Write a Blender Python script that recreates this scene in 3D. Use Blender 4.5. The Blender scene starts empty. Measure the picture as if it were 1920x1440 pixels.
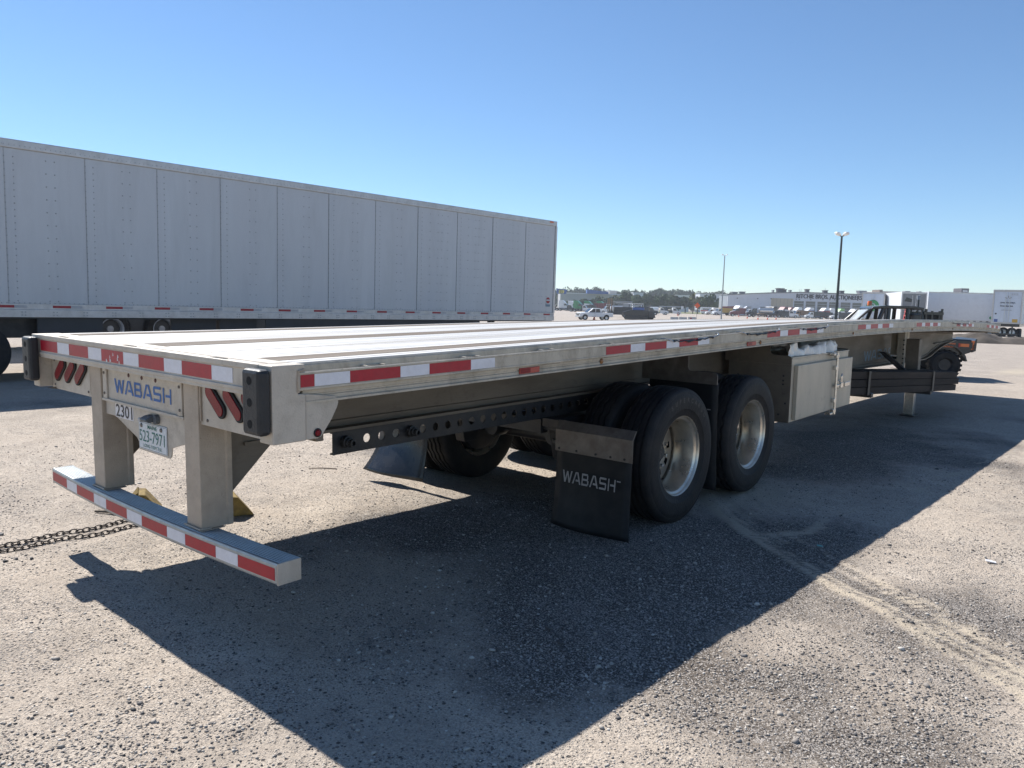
import bpy, bmesh, math, random
import numpy as np
from mathutils import Matrix, Vector, Euler
random.seed(7); rng = np.random.default_rng(7)
R = math.radians
scn = bpy.context.scene
col = scn.collection

# ------------------------------------------------------------------ camera, sky, sun, exposure
TILT = 0.018                                   # the parked trailer sits nose-up by about one degree on the flat yard
T = Matrix.Translation((0, 4, 0)) @ Matrix.Rotation(TILT, 4, 'X') @ Matrix.Translation((0, -4, 0))
F, YAW, PIT, ROL = 1447.93, -0.70765, 0.11819, 0.01832
fw = Vector((math.sin(YAW) * math.cos(PIT), math.cos(YAW) * math.cos(PIT), -math.sin(PIT)))
rt = Vector((math.cos(YAW), -math.sin(YAW), 0)); up = rt.cross(fw)
r2 = math.cos(ROL) * rt + math.sin(ROL) * up; u2 = -math.sin(ROL) * rt + math.cos(ROL) * up
CM = Matrix(((r2.x, u2.x, -fw.x, 3.9186), (r2.y, u2.y, -fw.y, -1.6433), (r2.z, u2.z, -fw.z, 1.6568), (0, 0, 0, 1)))
CM = T @ CM
cam = bpy.data.objects.new('camera', bpy.data.cameras.new('camera'))
cam.data.sensor_width = 36; cam.data.lens = 36 * F / 1920
cam.data.clip_start = 0.05; cam.data.clip_end = 8000
cam.matrix_world = CM; col.objects.link(cam); scn.camera = cam
SUN = Vector((-0.865, 0.11, 1.0)).normalized()
world = bpy.data.worlds.new('World'); scn.world = world; world.use_nodes = True
wn = world.node_tree.nodes; wl = world.node_tree.links
bg = wn['Background']; sky = wn.new('ShaderNodeTexSky'); sky.sky_type = 'NISHITA'; sky.sun_disc = False
sky.sun_elevation = math.asin(SUN.z); sky.sun_rotation = math.atan2(SUN.x, SUN.y)
sky.altitude = 0; sky.air_density = 0.9; sky.dust_density = 0.0; sky.ozone_density = 6.0
bg.inputs[1].default_value = 0.096
tint = wn.new('ShaderNodeMix'); tint.data_type = 'RGBA'; tint.blend_type = 'MULTIPLY'; tint.inputs['Factor'].default_value = 1
tint.inputs['B'].default_value = (.93, .965, .955, 1)      # camera white balance of the whole sky
wl.new(sky.outputs[0], tint.inputs['A']); wl.new(tint.outputs['Result'], bg.inputs[0])
sun = bpy.data.objects.new('sun', bpy.data.lights.new('sun', 'SUN'))
sun.data.energy = 5.0; sun.data.angle = R(0.5); sun.data.color = (1, 0.965, 0.91)
sun.rotation_euler = SUN.to_track_quat('Z', 'Y').to_euler(); col.objects.link(sun)
vs = scn.view_settings
vs.view_transform = 'Standard'; vs.look = 'None'; vs.gamma = 1; vs.use_curve_mapping = False; vs.exposure = 0.64
scn.cycles.max_bounces = 6; scn.cycles.diffuse_bounces = 4; scn.cycles.glossy_bounces = 3
scn.cycles.transmission_bounces = 4; scn.cycles.use_denoising = True; scn.cycles.caustics_reflective = False

def ray(u, v):
    c = CM.translation
    d = CM.to_3x3() @ Vector(((u - 960) / F, -(v - 720) / F, -1))
    return c, d
def sstep(a, b, x):
    t = np.clip((x - a) / (b - a), 0, 1); return t * t * (3 - 2 * t)
def gz(x, y):
    return -0.8 * float(sstep(16, 95, y)) * (1 - .5 * float(sstep(-45, -8, x)))
def at(u, v):
    c, d = ray(u, v); t = 1.0; st = 1.04
    f = lambda q: c.z + d.z * q - gz(c.x + d.x * q, c.y + d.y * q)
    while f(t) > 0 and t < 3000: t *= st
    lo, hi = t / st, t
    for _ in range(30):
        t = (lo + hi) / 2
        if f(t) > 0: lo = t
        else: hi = t
    p = c + d * t; p.z = gz(p.x, p.y)
    return p, t
def at_depth(u, D):
    c, d = ray(u, 600); p = c + d * D
    p.z = gz(p.x, p.y); return p
VIEW = -YAW                                   # z rotation that turns local +Y away from the camera
# ------------------------------------------------------------------ materials
def M(name, color, rough=.6, metal=0.0, var=0.0, vscale=6.0, bump=0.0, bscale=60.0, stretch=(1, 1, 1), dirt=None, dirt_amt=.5,
      dscale=3.0, spec=.5, coat=0.0, rvar=0.0, obj_random=0.0, trans=0.0, alpha=1.0, grime=None):
    m = bpy.data.materials.new(name); m.use_nodes = True
    nt = m.node_tree; n = nt.nodes; L = nt.links; b = n['Principled BSDF']
    b.inputs['Base Color'].default_value = (*color, 1); b.inputs['Roughness'].default_value = rough
    b.inputs['Metallic'].default_value = metal; b.inputs['Specular IOR Level'].default_value = spec
    b.inputs['Coat Weight'].default_value = coat
    b.inputs['Transmission Weight'].default_value = trans; b.inputs['Alpha'].default_value = alpha
    if var or bump or dirt or rvar or obj_random:
        tc = n.new('ShaderNodeTexCoord'); mp = n.new('ShaderNodeMapping'); mp.inputs['Scale'].default_value = stretch
        L.new(tc.outputs['Object'], mp.inputs[0])
        last = None
        if var:
            t = n.new('ShaderNodeTexNoise'); t.inputs['Scale'].default_value = vscale; t.inputs['Detail'].default_value = 7
            t.inputs['Roughness'].default_value = .65; L.new(mp.outputs[0], t.inputs['Vector'])
            r = n.new('ShaderNodeMapRange'); r.inputs['From Min'].default_value = .3; r.inputs['From Max'].default_value = .7
            r.inputs['To Min'].default_value = 1 - var; r.inputs['To Max'].default_value = 1 + var
            L.new(t.outputs['Fac'], r.inputs['Value'])
            mx = n.new('ShaderNodeMix'); mx.data_type = 'RGBA'; mx.blend_type = 'MULTIPLY'; mx.inputs['Factor'].default_value = 1
            mx.inputs['A'].default_value = (*color, 1); L.new(r.outputs[0], mx.inputs['B']); last = mx.outputs['Result']
        if dirt:
            t = n.new('ShaderNodeTexNoise'); t.inputs['Scale'].default_value = dscale; t.inputs['Detail'].default_value = 9
            t.inputs['Roughness'].default_value = .7; t.inputs['Distortion'].default_value = .4; L.new(mp.outputs[0], t.inputs['Vector'])
            r = n.new('ShaderNodeMapRange'); r.inputs['From Min'].default_value = .45; r.inputs['From Max'].default_value = .72
            r.inputs['To Min'].default_value = 0; r.inputs['To Max'].default_value = dirt_amt
            L.new(t.outputs['Fac'], r.inputs['Value'])
            mx = n.new('ShaderNodeMix'); mx.data_type = 'RGBA'; L.new(r.outputs[0], mx.inputs['Factor'])
            if last: L.new(last, mx.inputs['A'])
            else: mx.inputs['A'].default_value = (*color, 1)
            mx.inputs['B'].default_value = (*dirt, 1); last = mx.outputs['Result']
        if grime:
            for sc_, lo_, hi_, am in ((38, .60, .70, .55), (9, .56, .74, .5)):
                t = n.new('ShaderNodeTexNoise'); t.inputs['Scale'].default_value = sc_; t.inputs['Detail'].default_value = 8; t.inputs['Roughness'].default_value = .75
                L.new(tc.outputs['Object'], t.inputs['Vector']); r = n.new('ShaderNodeMapRange'); r.inputs['From Min'].default_value = lo_; r.inputs['From Max'].default_value = hi_
                r.inputs['To Max'].default_value = am; L.new(t.outputs['Fac'], r.inputs['Value'])
                mx = n.new('ShaderNodeMix'); mx.data_type = 'RGBA'; L.new(r.outputs[0], mx.inputs['Factor'])
                if last: L.new(last, mx.inputs['A'])
                else: mx.inputs['A'].default_value = (*color, 1)
                mx.inputs['B'].default_value = (*grime, 1); last = mx.outputs['Result']
        if obj_random:
            oi = n.new('ShaderNodeObjectInfo'); r = n.new('ShaderNodeMapRange'); r.inputs['To Min'].default_value = 1 - obj_random
            r.inputs['To Max'].default_value = 1 + obj_random; L.new(oi.outputs['Random'], r.inputs['Value'])
            mx = n.new('ShaderNodeMix'); mx.data_type = 'RGBA'; mx.blend_type = 'MULTIPLY'; mx.inputs['Factor'].default_value = 1
            if last: L.new(last, mx.inputs['A'])
            else: mx.inputs['A'].default_value = (*color, 1)
            L.new(r.outputs[0], mx.inputs['B']); last = mx.outputs['Result']
        if last: L.new(last, b.inputs['Base Color'])
        if rvar:
            t = n.new('ShaderNodeTexNoise'); t.inputs['Scale'].default_value = vscale * 1.7; t.inputs['Detail'].default_value = 5
            L.new(mp.outputs[0], t.inputs['Vector'])
            r = n.new('ShaderNodeMapRange'); r.inputs['From Min'].default_value = .3; r.inputs['From Max'].default_value = .7
            r.inputs['To Min'].default_value = max(.03, rough - rvar); r.inputs['To Max'].default_value = rough + rvar
            L.new(t.outputs['Fac'], r.inputs['Value']); L.new(r.outputs[0], b.inputs['Roughness'])
        if bump:
            t = n.new('ShaderNodeTexNoise'); t.inputs['Scale'].default_value = bscale; t.inputs['Detail'].default_value = 5
            L.new(mp.outputs[0], t.inputs['Vector'])
            bp = n.new('ShaderNodeBump'); bp.inputs['Strength'].default_value = bump; bp.inputs['Distance'].default_value = .01
            L.new(t.outputs['Fac'], bp.inputs['Height']); L.new(bp.outputs[0], b.inputs['Normal'])
    return m

DUST = (.30, .25, .19)
ALU = M('weathered_aluminium', (.45, .375, .295), .55, .10, .10, 9, .25, 160, dirt=(.26, .21, .16), dirt_amt=.5, dscale=5, rvar=.1, grime=(.20, .155, .11))
ALU_S = M('rail_aluminium', (.52, .465, .375), .55, .10, .10, 7, .2, 120, stretch=(1, .7, .35), dirt=(.17, .13, .09), dirt_amt=.6, dscale=9, rvar=.1, grime=(.20, .155, .11))
ALU_B = M('beam_aluminium', (.175, .145, .11), .6, .10, .14, 5, .2, 120, stretch=(1, .25, 1), dirt=(.10, .08, .06), dirt_amt=.75, dscale=4, rvar=.1, grime=(.07, .055, .04))  # darker aluminium, with shade beneath the deck put into its colour
DECK = M('deck_aluminium', (.56, .55, .53), .55, .15, .16, 9, .3, 90, stretch=(1, .05, 1), dirt=(.30, .25, .19), dirt_amt=.65, dscale=7, rvar=.1)
SILL = M('sill_aluminium', (.53, .475, .40), .5, .12, .08, 12, .2, 140, dirt=(.30, .25, .19), dirt_amt=.55, dscale=5, rvar=.1, grime=(.20, .155, .11))
WOODS = M('hardwood_strip', (.115, .088, .064), .85, 0, .35, 14, .5, 60, stretch=(1, .06, 1), dirt=(.21, .175, .14), dirt_amt=.6, dscale=8)
GALV = M('grooved_aluminium', (.40, .42, .42), .45, .5, .10, 20, .15, 120, dirt=(.30, .27, .24), dirt_amt=.4, dscale=6, rvar=.1)
RED = M('red_tape', (.40, .004, .020), .42, 0, .12, 30, .1, 200, dirt=(.26, .03, .035), dirt_amt=.4, dscale=14)
WHT = M('white_tape', (.74, .74, .78), .38, 0, .06, 30, .1, 200, dirt=(.50, .46, .43), dirt_amt=.3, dscale=10)
BLKR = M('black_rubber', (.014, .016, .02), .5, 0, .25, 10, .3, 80, dirt=(.05, .046, .042), dirt_amt=.3, dscale=7)
FLAP = M('flap_rubber', (.006, .008, .011), .55, 0, .25, 8, .12, 40, dirt=(.03, .029, .028), dirt_amt=.3, dscale=5, rvar=.1, spec=.3)
TYRE = M('tyre_rubber', (.010, .011, .013), .65, 0, .3, 9, .35, 70, dirt=(.055, .046, .038), dirt_amt=.4, dscale=6, spec=.3)
BLKS = M('black_steel', (.022, .024, .028), .45, .2, .25, 8, .2, 60, dirt=(.10, .085, .07), dirt_amt=.4, dscale=6)
TTEXT = M('tyre_moulding', (.035, .036, .038), .5)
HOLE = M('dark_cavity', (.008, .008, .008), .9)
RUST = M('dusty_bracket_steel', (.19, .175, .16), .5, .55, .25, 9, .25, 60, dirt=(.10, .075, .06), dirt_amt=.6, dscale=7, rvar=.1)
RIM = M('polished_wheel', (.74, .66, .55), .33, .8, .12, 6, .08, 30, dirt=(.22, .17, .12), dirt_amt=.35, dscale=6, rvar=.1)
LENS = M('red_lens', (.20, .003, .010), .3, 0, .2, 60, .2, 220, spec=.25)
GASK = M('light_gasket', (.012, .012, .013), .7)
BOX = M('toolbox_aluminium', (.52, .455, .355), .45, .12, .06, 5, .1, 80, stretch=(1, 1, .2), dirt=(.45, .39, .31), dirt_amt=.35, dscale=4, rvar=.1, grime=(.20, .155, .11))
CHROME = M('bright_steel', (.7, .68, .64), .25, .9, .2, 10, dirt=(.2, .16, .12), dirt_amt=.4, dscale=9)
BLUE = M('blue_lettering', (.012, .11, .36), .5, 0, .1, 40)
BLUEF = M('faded_blue_lettering', (.16, .24, .30), .6, 0, .3, 30)
GREYT = M('grey_lettering', (.34, .33, .33), .6, 0, .2, 30)
BLACKT = M('black_lettering', (.012, .012, .02), .5)
GREENT = M('green_lettering', (.02, .16, .13), .5)
PLATE = M('plate_white', (.66, .70, .72), .4, 0, .06, 20, dirt=(.42, .40, .38), dirt_amt=.4, dscale=12)
STICK = M('white_sticker', (.72, .70, .70), .5, 0, .05, 20)
LAMPG = M('grey_plastic', (.10, .11, .12), .55)
TIMB = M('dark_timber', (.040, .028, .020), .9, 0, .4, 8, .6, 40, stretch=(1, .15, 1), dirt=(.012, .010, .008), dirt_amt=.6, dscale=5, obj_random=.35)
POLY = M('clear_sheeting', (.86, .87, .86), .22, 0, .1, 12, .5, 25, trans=.12)
YEL = M('chock_yellow', (.22, .15, .04), .85, 0, .4, 14, .5, 50, dirt=(.07, .05, .025), dirt_amt=.85, dscale=9)
CHAIN = M('rusty_chain', (.035, .028, .026), .6, .5, .3, 30, dirt=(.10, .06, .04), dirt_amt=.5, dscale=20)
JOINT = M('panel_joint', (.40, .41, .42), .5)
VANW = M('van_white', (.53, .545, .565), .42, .1, .04, 1.2, .08, 1.6, stretch=(1, 1, .16), dirt=(.40, .41, .42), dirt_amt=.45, dscale=2.4, rvar=.08)
VANR = M('van_rail', (.56, .55, .54), .4, .4, .1, 6, .15, 80, dirt=(.30, .27, .24), dirt_amt=.4, dscale=5)
VANL = M('trailer_white', (.66, .68, .71), .45, 0, .05, 1.2, dirt=(.45, .46, .48), dirt_amt=.4, dscale=1.2)
RIVET = M('rivet_grey', (.33, .345, .36), .5, .3)
VRED = M('faded_red_tape', (.34, .03, .04), .5, 0, .15, 20)
VGRY = M('faded_white_tape', (.42, .42, .43), .5, 0, .1, 20)
SKIRT = M('dark_skirt', (.03, .035, .042), .5, 0, .2, 3)
def paint(name, c, rough=.32, **k): return M(name, c, rough, 0, .05, 3, coat=.3, dirt=tuple(.5 * x + .06 for x in c), dirt_amt=.35, dscale=1.5, **k)
P_WHITE = paint('white_paint', (.74, .75, .76)); P_BLACK = paint('black_paint', (.02, .021, .024)); P_GREEN = paint('green_paint', (.03, .25, .09))
P_MAROON = paint('maroon_paint', (.16, .02, .03)); P_YELLOW = paint('yellow_paint', (.55, .33, .05)); P_TAN = paint('tan_paint', (.42, .27, .14))
P_BLUE = paint('blue_paint', (.04, .10, .32)); P_GREY = paint('grey_paint', (.33, .35, .38)); P_RED = paint('red_paint', (.50, .03, .03))
P_LIME = paint('light_green_paint', (.22, .48, .13)); P_BROWN = paint('brown_paint', (.22, .12, .06)); P_SILVER = M('silver_tank', (.55, .56, .57), .3, .7, .08, 3)
P_ORANGE = paint('orange_paint', (.72, .16, .03))
GLASS = M('dark_glass', (.03, .04, .05), .08, 0, spec=.8)
PALEG = M('pale_windshield', (.50, .52, .53), .25, 0, .15, 6, trans=.2)
CONE = M('cone_orange', (.75, .12, .03), .6)
CONC = M('barrier_concrete', (.55, .53, .49), .85, 0, .15, 4, dirt=(.3, .28, .25), dirt_amt=.4, dscale=2)
BWALL = M('building_white', (.62, .64, .68), .7, 0, .05, .3, dirt=(.45, .46, .48), dirt_amt=.3, dscale=.4)
BTAN = M('building_tan', (.50, .43, .32), .8, 0, .06, .5)
BGREY = M('building_grey', (.28, .28, .30), .8, 0, .08, .5)
BDARK = M('building_dark', (.10, .09, .10), .7, 0, .08, .5)
BBEIGE = M('building_beige', (.60, .56, .50), .8, 0, .05, .3)
BROOF = M('building_roof', (.20, .21, .22), .8, 0, .1, .5)
BSTORE = M('store_grey', (.36, .37, .38), .8, 0, .06, .2)
BBLUE = M('store_blue', (.03, .10, .34), .6, 0, .06, .3)
TAGY = M('tag_yellow', (.75, .62, .12), .6)
POLE = M('pole_dark', (.05, .06, .06), .5, .3, .1, 3)
POLEL = M('pole_grey', (.30, .32, .34), .5, .4, .1, 3)
LAMPE = M('lamp_white', (.92, .92, .90), .3)
LEAF = M('leaf_dark', (.045, .075, .028), .75, 0, .45, .35, obj_random=.3, spec=.2)
LEAFF = M('leaf_far', (.050, .085, .040), .8, 0, .45, .12, obj_random=.25, spec=.15)
PALM = M('palm_leaf', (.12, .13, .05), .7, 0, .3, 1, spec=.3)
BARK = M('bark', (.14, .11, .08), .9, 0, .3, 3)
GRASS = M('dry_grass', (.16, .17, .07), .9, 0, .4, .3)
DIRT = M('mound_dirt', (.085, .07, .057), .95, 0, .3, 2, .8, 9)
# ------------------------------------------------------------------ mesh helpers
class MB:
    def __init__(s): s.v = []; s.f = []
    def add(s, vs, fs):
        o = len(s.v); s.v += [tuple(x) for x in vs]; s.f += [tuple(i + o for i in f) for f in fs]; return s
    def box(s, x0, x1, y0, y1, z0, z1):
        if x0 > x1: x0, x1 = x1, x0
        if y0 > y1: y0, y1 = y1, y0
        if z0 > z1: z0, z1 = z1, z0
        return s.add([(x0, y0, z0), (x1, y0, z0), (x1, y1, z0), (x0, y1, z0), (x0, y0, z1), (x1, y0, z1), (x1, y1, z1), (x0, y1, z1)],
                     [(0, 3, 2, 1), (4, 5, 6, 7), (0, 1, 5, 4), (1, 2, 6, 5), (2, 3, 7, 6), (3, 0, 4, 7)])
    def prism(s, pts, axis, a, b):
        """closed outline pts (2-D) extruded along axis between a and b"""
        n = len(pts)
        def P(p, w):
            return {'x': (w, p[0], p[1]), 'y': (p[0], w, p[1]), 'z': (p[0], p[1], w)}[axis]
        vs = [P(p, a) for p in pts] + [P(p, b) for p in pts]
        fs = [tuple(range(n)), tuple(range(2 * n - 1, n - 1, -1))] + [(i, i + n, (i + 1) % n + n, (i + 1) % n) for i in range(n)]
        return s.add(vs, fs)
    def lathe(s, prof, n=40, c=(0, 0, 0), axis='x', wob=None):
        m = len(prof); vs = []; fs = []
        for i in range(n):
            a = 2 * math.pi * i / n
            for j, (r, w) in enumerate(prof):
                if wob: w = w + wob(i, j)
                if axis == 'x': vs.append((c[0] + w, c[1] + r * math.cos(a), c[2] + r * math.sin(a)))
                elif axis == 'z': vs.append((c[0] + r * math.cos(a), c[1] + r * math.sin(a), c[2] + w))
                else: vs.append((c[0] + r * math.cos(a), c[1] + w, c[2] + r * math.sin(a)))
        for i in range(n):
            k = (i + 1) % n
            for j in range(m - 1): fs.append((i * m + j, i * m + j + 1, k * m + j + 1, k * m + j))
        return s.add(vs, fs)
    def tube(s, pts, r, n=8, closed=False, caps=True):
        pts = [Vector(p) for p in pts]; m = len(pts); vs = []; fs = []
        rr = r if isinstance(r, (list, tuple)) else [r] * m
        for i, p in enumerate(pts):
            if closed: t = pts[(i + 1) % m] - pts[i - 1]
            else: t = pts[min(i + 1, m - 1)] - pts[max(i - 1, 0)]
            t.normalize(); ref = Vector((0, 0, 1)) if abs(t.z) < .9 else Vector((1, 0, 0))
            a = t.cross(ref).normalized(); b = t.cross(a)
            for k in range(n):
                q = 2 * math.pi * k / n; vs.append(p + (a * math.cos(q) + b * math.sin(q)) * rr[i])
        for i in range(m if closed else m - 1):
            j = (i + 1) % m
            for k in range(n): fs.append((i * n + k, i * n + (k + 1) % n, j * n + (k + 1) % n, j * n + k))
        if caps and not closed: fs += [tuple(range(n)), tuple(range(m * n - 1, (m - 1) * n - 1, -1))]
        return s.add(vs, fs)
    def sweep_y(s, prof, ys, zfun, closed=True, caps=True):
        n = len(prof); vs = []; fs = []
        for y in ys:
            dz = zfun(y); vs += [(x, y, z + dz) for x, z in prof]
        for i in range(len(ys) - 1):
            for j in range(n if closed else n - 1):
                k = (j + 1) % n; fs.append((i * n + j, i * n + k, (i + 1) * n + k, (i + 1) * n + j))
        if caps and closed: fs += [tuple(range(n - 1, -1, -1)), tuple(range((len(ys) - 1) * n, len(ys) * n))]
        return s.add(vs, fs)
def fix_normals(me):
    bm = bmesh.new(); bm.from_mesh(me); bmesh.ops.recalc_face_normals(bm, faces=bm.faces); bm.to_mesh(me); bm.free()
def obj(name, mb, mat, parent=None, bevel=0.0, smooth=False, loc=None, normals=True):
    me = bpy.data.meshes.new(name)
    me.from_pydata(mb.v, [], mb.f) if isinstance(mb, MB) else None
    if normals: fix_normals(me)
    me.materials.append(mat)
    o = bpy.data.objects.new(name, me); col.objects.link(o)
    if parent: o.parent = parent
    if loc: o.location = loc
    if smooth:
        me.shade_smooth()
        if smooth == 'angle': me.set_sharp_from_angle(angle=R(35))
    if bevel:
        b = o.modifiers.new('bevel', 'BEVEL'); b.width = bevel; b.segments = 2; b.limit_method = 'ANGLE'
    return o
def tag(o, label=None, cat=None, group=None, kind=None):
    if label: o['label'] = label
    if cat: o['category'] = cat
    if group: o['group'] = group
    if kind: o['kind'] = kind
    return o
def thing(name, label, cat, loc=(0, 0, 0), rz=0.0, group=None):
    o = bpy.data.objects.new(name, None); col.objects.link(o); o.location = loc; o.rotation_euler = (0, 0, rz)
    o.empty_display_size = .2
    return tag(o, label, cat, group)
def empty(name, parent, loc=(0, 0, 0), rot=(0, 0, 0)):
    o = bpy.data.objects.new(name, None); col.objects.link(o); o.parent = parent; o.location = loc; o.rotation_euler = rot
    return o
def dup(o, parent=None, loc=None, rot=None, kids=True):
    c = o.copy(); col.objects.link(c)
    if parent is not None: c.parent = parent
    if loc is not None: c.location = loc
    if rot is not None: c.rotation_euler = rot
    if kids:
        for ch in list(o.children): dup(ch, c)
    return c
def text(name, body, h, origin, xd, yd, mat, parent=None, width=None, bold=0.0, thick=.0012, align='LEFT', font_h=.69):
    """flat raised lettering: cap height h, starting at origin, running along xd with up direction yd"""
    cu = bpy.data.curves.new(name, 'FONT'); cu.body = body; cu.size = 1; cu.offset = bold; cu.align_x = align; cu.resolution_u = 3
    tmp = bpy.data.objects.new(name, cu); me = bpy.data.meshes.new_from_object(tmp)
    bpy.data.objects.remove(tmp); bpy.data.curves.remove(cu)
    n = len(me.vertices); co = np.empty(n * 3); me.vertices.foreach_get('co', co); co = co.reshape(-1, 3)
    sy = h / font_h; sx = sy
    if width: sx = width / max(1e-6, co[:, 0].max() - co[:, 0].min())
    xd = Vector(xd).normalized(); yd = Vector(yd).normalized(); zd = xd.cross(yd)
    out = np.array(origin) + np.outer(co[:, 0] * sx, xd) + np.outer(co[:, 1] * sy, yd) + np.array(zd) * thick
    me.vertices.foreach_set('co', out.ravel()); me.update(); me.name = name
    me.materials.clear(); me.materials.append(mat)
    o = bpy.data.objects.new(name, me); col.objects.link(o)
    if parent: o.parent = parent
    return o
GL = {'W': (1.25, [((.0, 1), (.30, 0)), ((.30, 0), (.62, .95)), ((.62, .95), (.94, 0)), ((.94, 0), (1.24, 1))]),
      'A': (1.05, [((.0, 0), (.42, 1)), ((.42, 1), (.62, 1)), ((.62, 1), (1.04, 0)), ((.40, .30), (.90, .30))]),
      'B': (1.0, [((.08, 0), (.08, 1)), ((.0, .92), (.82, .92)), ((.0, .5), (.86, .5)), ((.0, .08), (.86, .08)), ((.82, .9), (.82, .55)), ((.90, .45), (.90, .1))]),
      'S': (1.0, [((.08, .92), (.95, .92)), ((.08, .92), (.08, .52)), ((.05, .5), (.92, .5)), ((.90, .5), (.90, .08)), ((.02, .08), (.92, .08))]),
      'H': (1.0, [((.08, 0), (.08, 1)), ((.92, 0), (.92, 1)), ((.3, .5), (.92, .5))])}
def stroke_text(name, body, h, w, origin, xd, yd, mat, parent, th=.17, fun=None, tm=False):
    """heavy squared stencil letters made of straight strokes"""
    xd = Vector(xd).normalized(); yd = Vector(yd).normalized(); zd = xd.cross(yd); mb = MB()
    tot = sum(GL[c][0] + .22 for c in body) - .22; sx = w / tot; cx = 0; k = 0
    for c in body:
        adv, st = GL[c]
        for a, b in st:
            d = Vector((b[0] - a[0], b[1] - a[1])); d.normalize(); nn = Vector((-d.y, d.x)) * th / 2
            if abs(d.x) < .95 and abs(d.y) < .99: nn = Vector((th * .62, 0))
            qs = [(a[0] + nn.x, a[1] + nn.y), (a[0] - nn.x, a[1] - nn.y), (b[0] - nn.x, b[1] - nn.y), (b[0] + nn.x, b[1] + nn.y)]
            k += 1; vs = []
            for q in qs:
                p = Vector(origin) + xd * ((q[0] + cx) * sx) + yd * (min(max(q[1], 0), 1) * h) + zd * (.0012 + .00022 * (k % 5))
                vs.append(fun(p) if fun else p)
            mb.add(vs, [(0, 1, 2, 3)])
        cx += adv + .22
    if tm:
        p0 = Vector(origin) + xd * (w * 1.02) + yd * h * .85
        vs = [p0, p0 + xd * .03, p0 + xd * .03 + yd * .008, p0 + yd * .008]
        mb.add([(fun(v + zd * .0012) if fun else v + zd * .0012) for v in vs], [(0, 1, 2, 3)])
    return obj(name, mb, mat, parent, normals=False)
# numpy value noise
def vnoise(x, y, seed):
    r = np.random.default_rng(seed).random((256, 256)); xi = np.floor(x).astype(int); yi = np.floor(y).astype(int)
    fx = x - xi; fy = y - yi; fx = fx * fx * (3 - 2 * fx); fy = fy * fy * (3 - 2 * fy)
    g = lambda a, b: r[a % 256, b % 256]
    return (g(xi, yi) * (1 - fx) + g(xi + 1, yi) * fx) * (1 - fy) + (g(xi, yi + 1) * (1 - fx) + g(xi + 1, yi + 1) * fx) * fy
def fbm(x, y, seed, o=4):
    s = 0; a = .5
    for k in range(o): s = s + a * vnoise(x * 2 ** k + 17.3 * k, y * 2 ** k - 9.1 * k, seed + k); a *= .5
    return s
def dist_poly(X, Y, pts):
    d = np.full(X.shape, 1e9); par = np.zeros(X.shape); acc = 0
    for (x0, y0), (x1, y1) in zip(pts[:-1], pts[1:]):
        dx, dy = x1 - x0, y1 - y0; l2 = dx * dx + dy * dy
        t = np.clip(((X - x0) * dx + (Y - y0) * dy) / l2, 0, 1)
        q = np.hypot(X - x0 - t * dx, Y - y0 - t * dy); d = np.minimum(d, q)
    return d
# ------------------------------------------------------------------ ground
def axis_coords(lo, hi, step, far):
    a = list(np.arange(lo, hi + 1e-6, step)); s = step
    b = hi
    while b < far: s *= 1.22; b += s; a.append(b)
    s = step; b = lo
    while b > -far: s *= 1.22; b -= s; a.insert(0, b)
    return np.array(a)
gx = axis_coords(-5.0, 5.6, .033, 4000); gy = axis_coords(-2.2, 10.5, .033, 4000)
X, Y = np.meshgrid(gx, gy)
def gpts(px): return [tuple(at(u, v)[0])[:2] for u, v in px]
def track(X, Y, pts):
    """distance along and signed distance across a polyline"""
    best = np.full(X.shape, 1e9); al = np.zeros(X.shape); cr = np.zeros(X.shape); acc = 0
    for (x0, y0), (x1, y1) in zip(pts[:-1], pts[1:]):
        dx, dy = x1 - x0, y1 - y0; l = math.hypot(dx, dy)
        t = np.clip(((X - x0) * dx + (Y - y0) * dy) / l ** 2, 0, 1); ex, ey = X - x0 - t * dx, Y - y0 - t * dy
        q = np.hypot(ex, ey); m = q < best; best = np.where(m, q, best); al = np.where(m, acc + t * l, al)
        cr = np.where(m, np.sign(dx * ey - dy * ex) * q, cr); acc += l
    return al, cr
def smooth_path(pts, it=3):
    for _ in range(it):
        o = [pts[0]]
        for a, b in zip(pts[:-1], pts[1:]): o += [(.75 * a[0] + .25 * b[0], .75 * a[1] + .25 * b[1]), (.25 * a[0] + .75 * b[0], .25 * a[1] + .75 * b[1])]
        pts = o + [pts[-1]]
    return pts
trA = smooth_path(gpts([(1330, 915), (1380, 970), (1460, 1025), (1590, 1090), (1690, 1140), (1800, 1200), (1990, 1310)]))
trC = smooth_path(gpts([(1440, 1005), (1500, 1000), (1600, 968), (1720, 912), (1900, 850)]))
near = (np.abs(X) < 8) & (Y < 14)
al, cr = track(X, Y, trA); cr = cr + (fbm(al * 2.2, al * 0 + 4.4, 8) - .47) * .16
wdt = .10 + .07 * np.clip(al / 2.5, 0, 1.6)
st = .7 * fbm(al * .9, cr * 30, 44, 3) + .3 * fbm(al * 6, cr * 9, 48, 3)
edge = np.exp(-((cr + wdt * .9) / .035) ** 2) * (.6 + .8 * (fbm(al * 2.5, al * 0 + 1.7, 12) - .3))
sand = np.exp(-((cr - .02) / (wdt * 1.25)) ** 4) * np.clip((st - .42) * 6, 0, 1) + 1.1 * edge
brown = np.exp(-((cr - .10) / (wdt * 1.1)) ** 4) * np.clip((.44 - st) * 9, 0, 1)
ac, cc = track(X, Y, trC); cc = cc + (fbm(ac * 2.5, ac * 0 + 8.1, 18) - .47) * .3
sand += .75 * np.exp(-(cc / .07) ** 2) * np.clip((fbm(ac * 2, cc * 22, 19, 3) - .36) * 5, 0, 1)
dA = cr + wdt * .9; dB = cr - wdt
tyre_c = gpts([(1400, 925)])[0]
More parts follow.
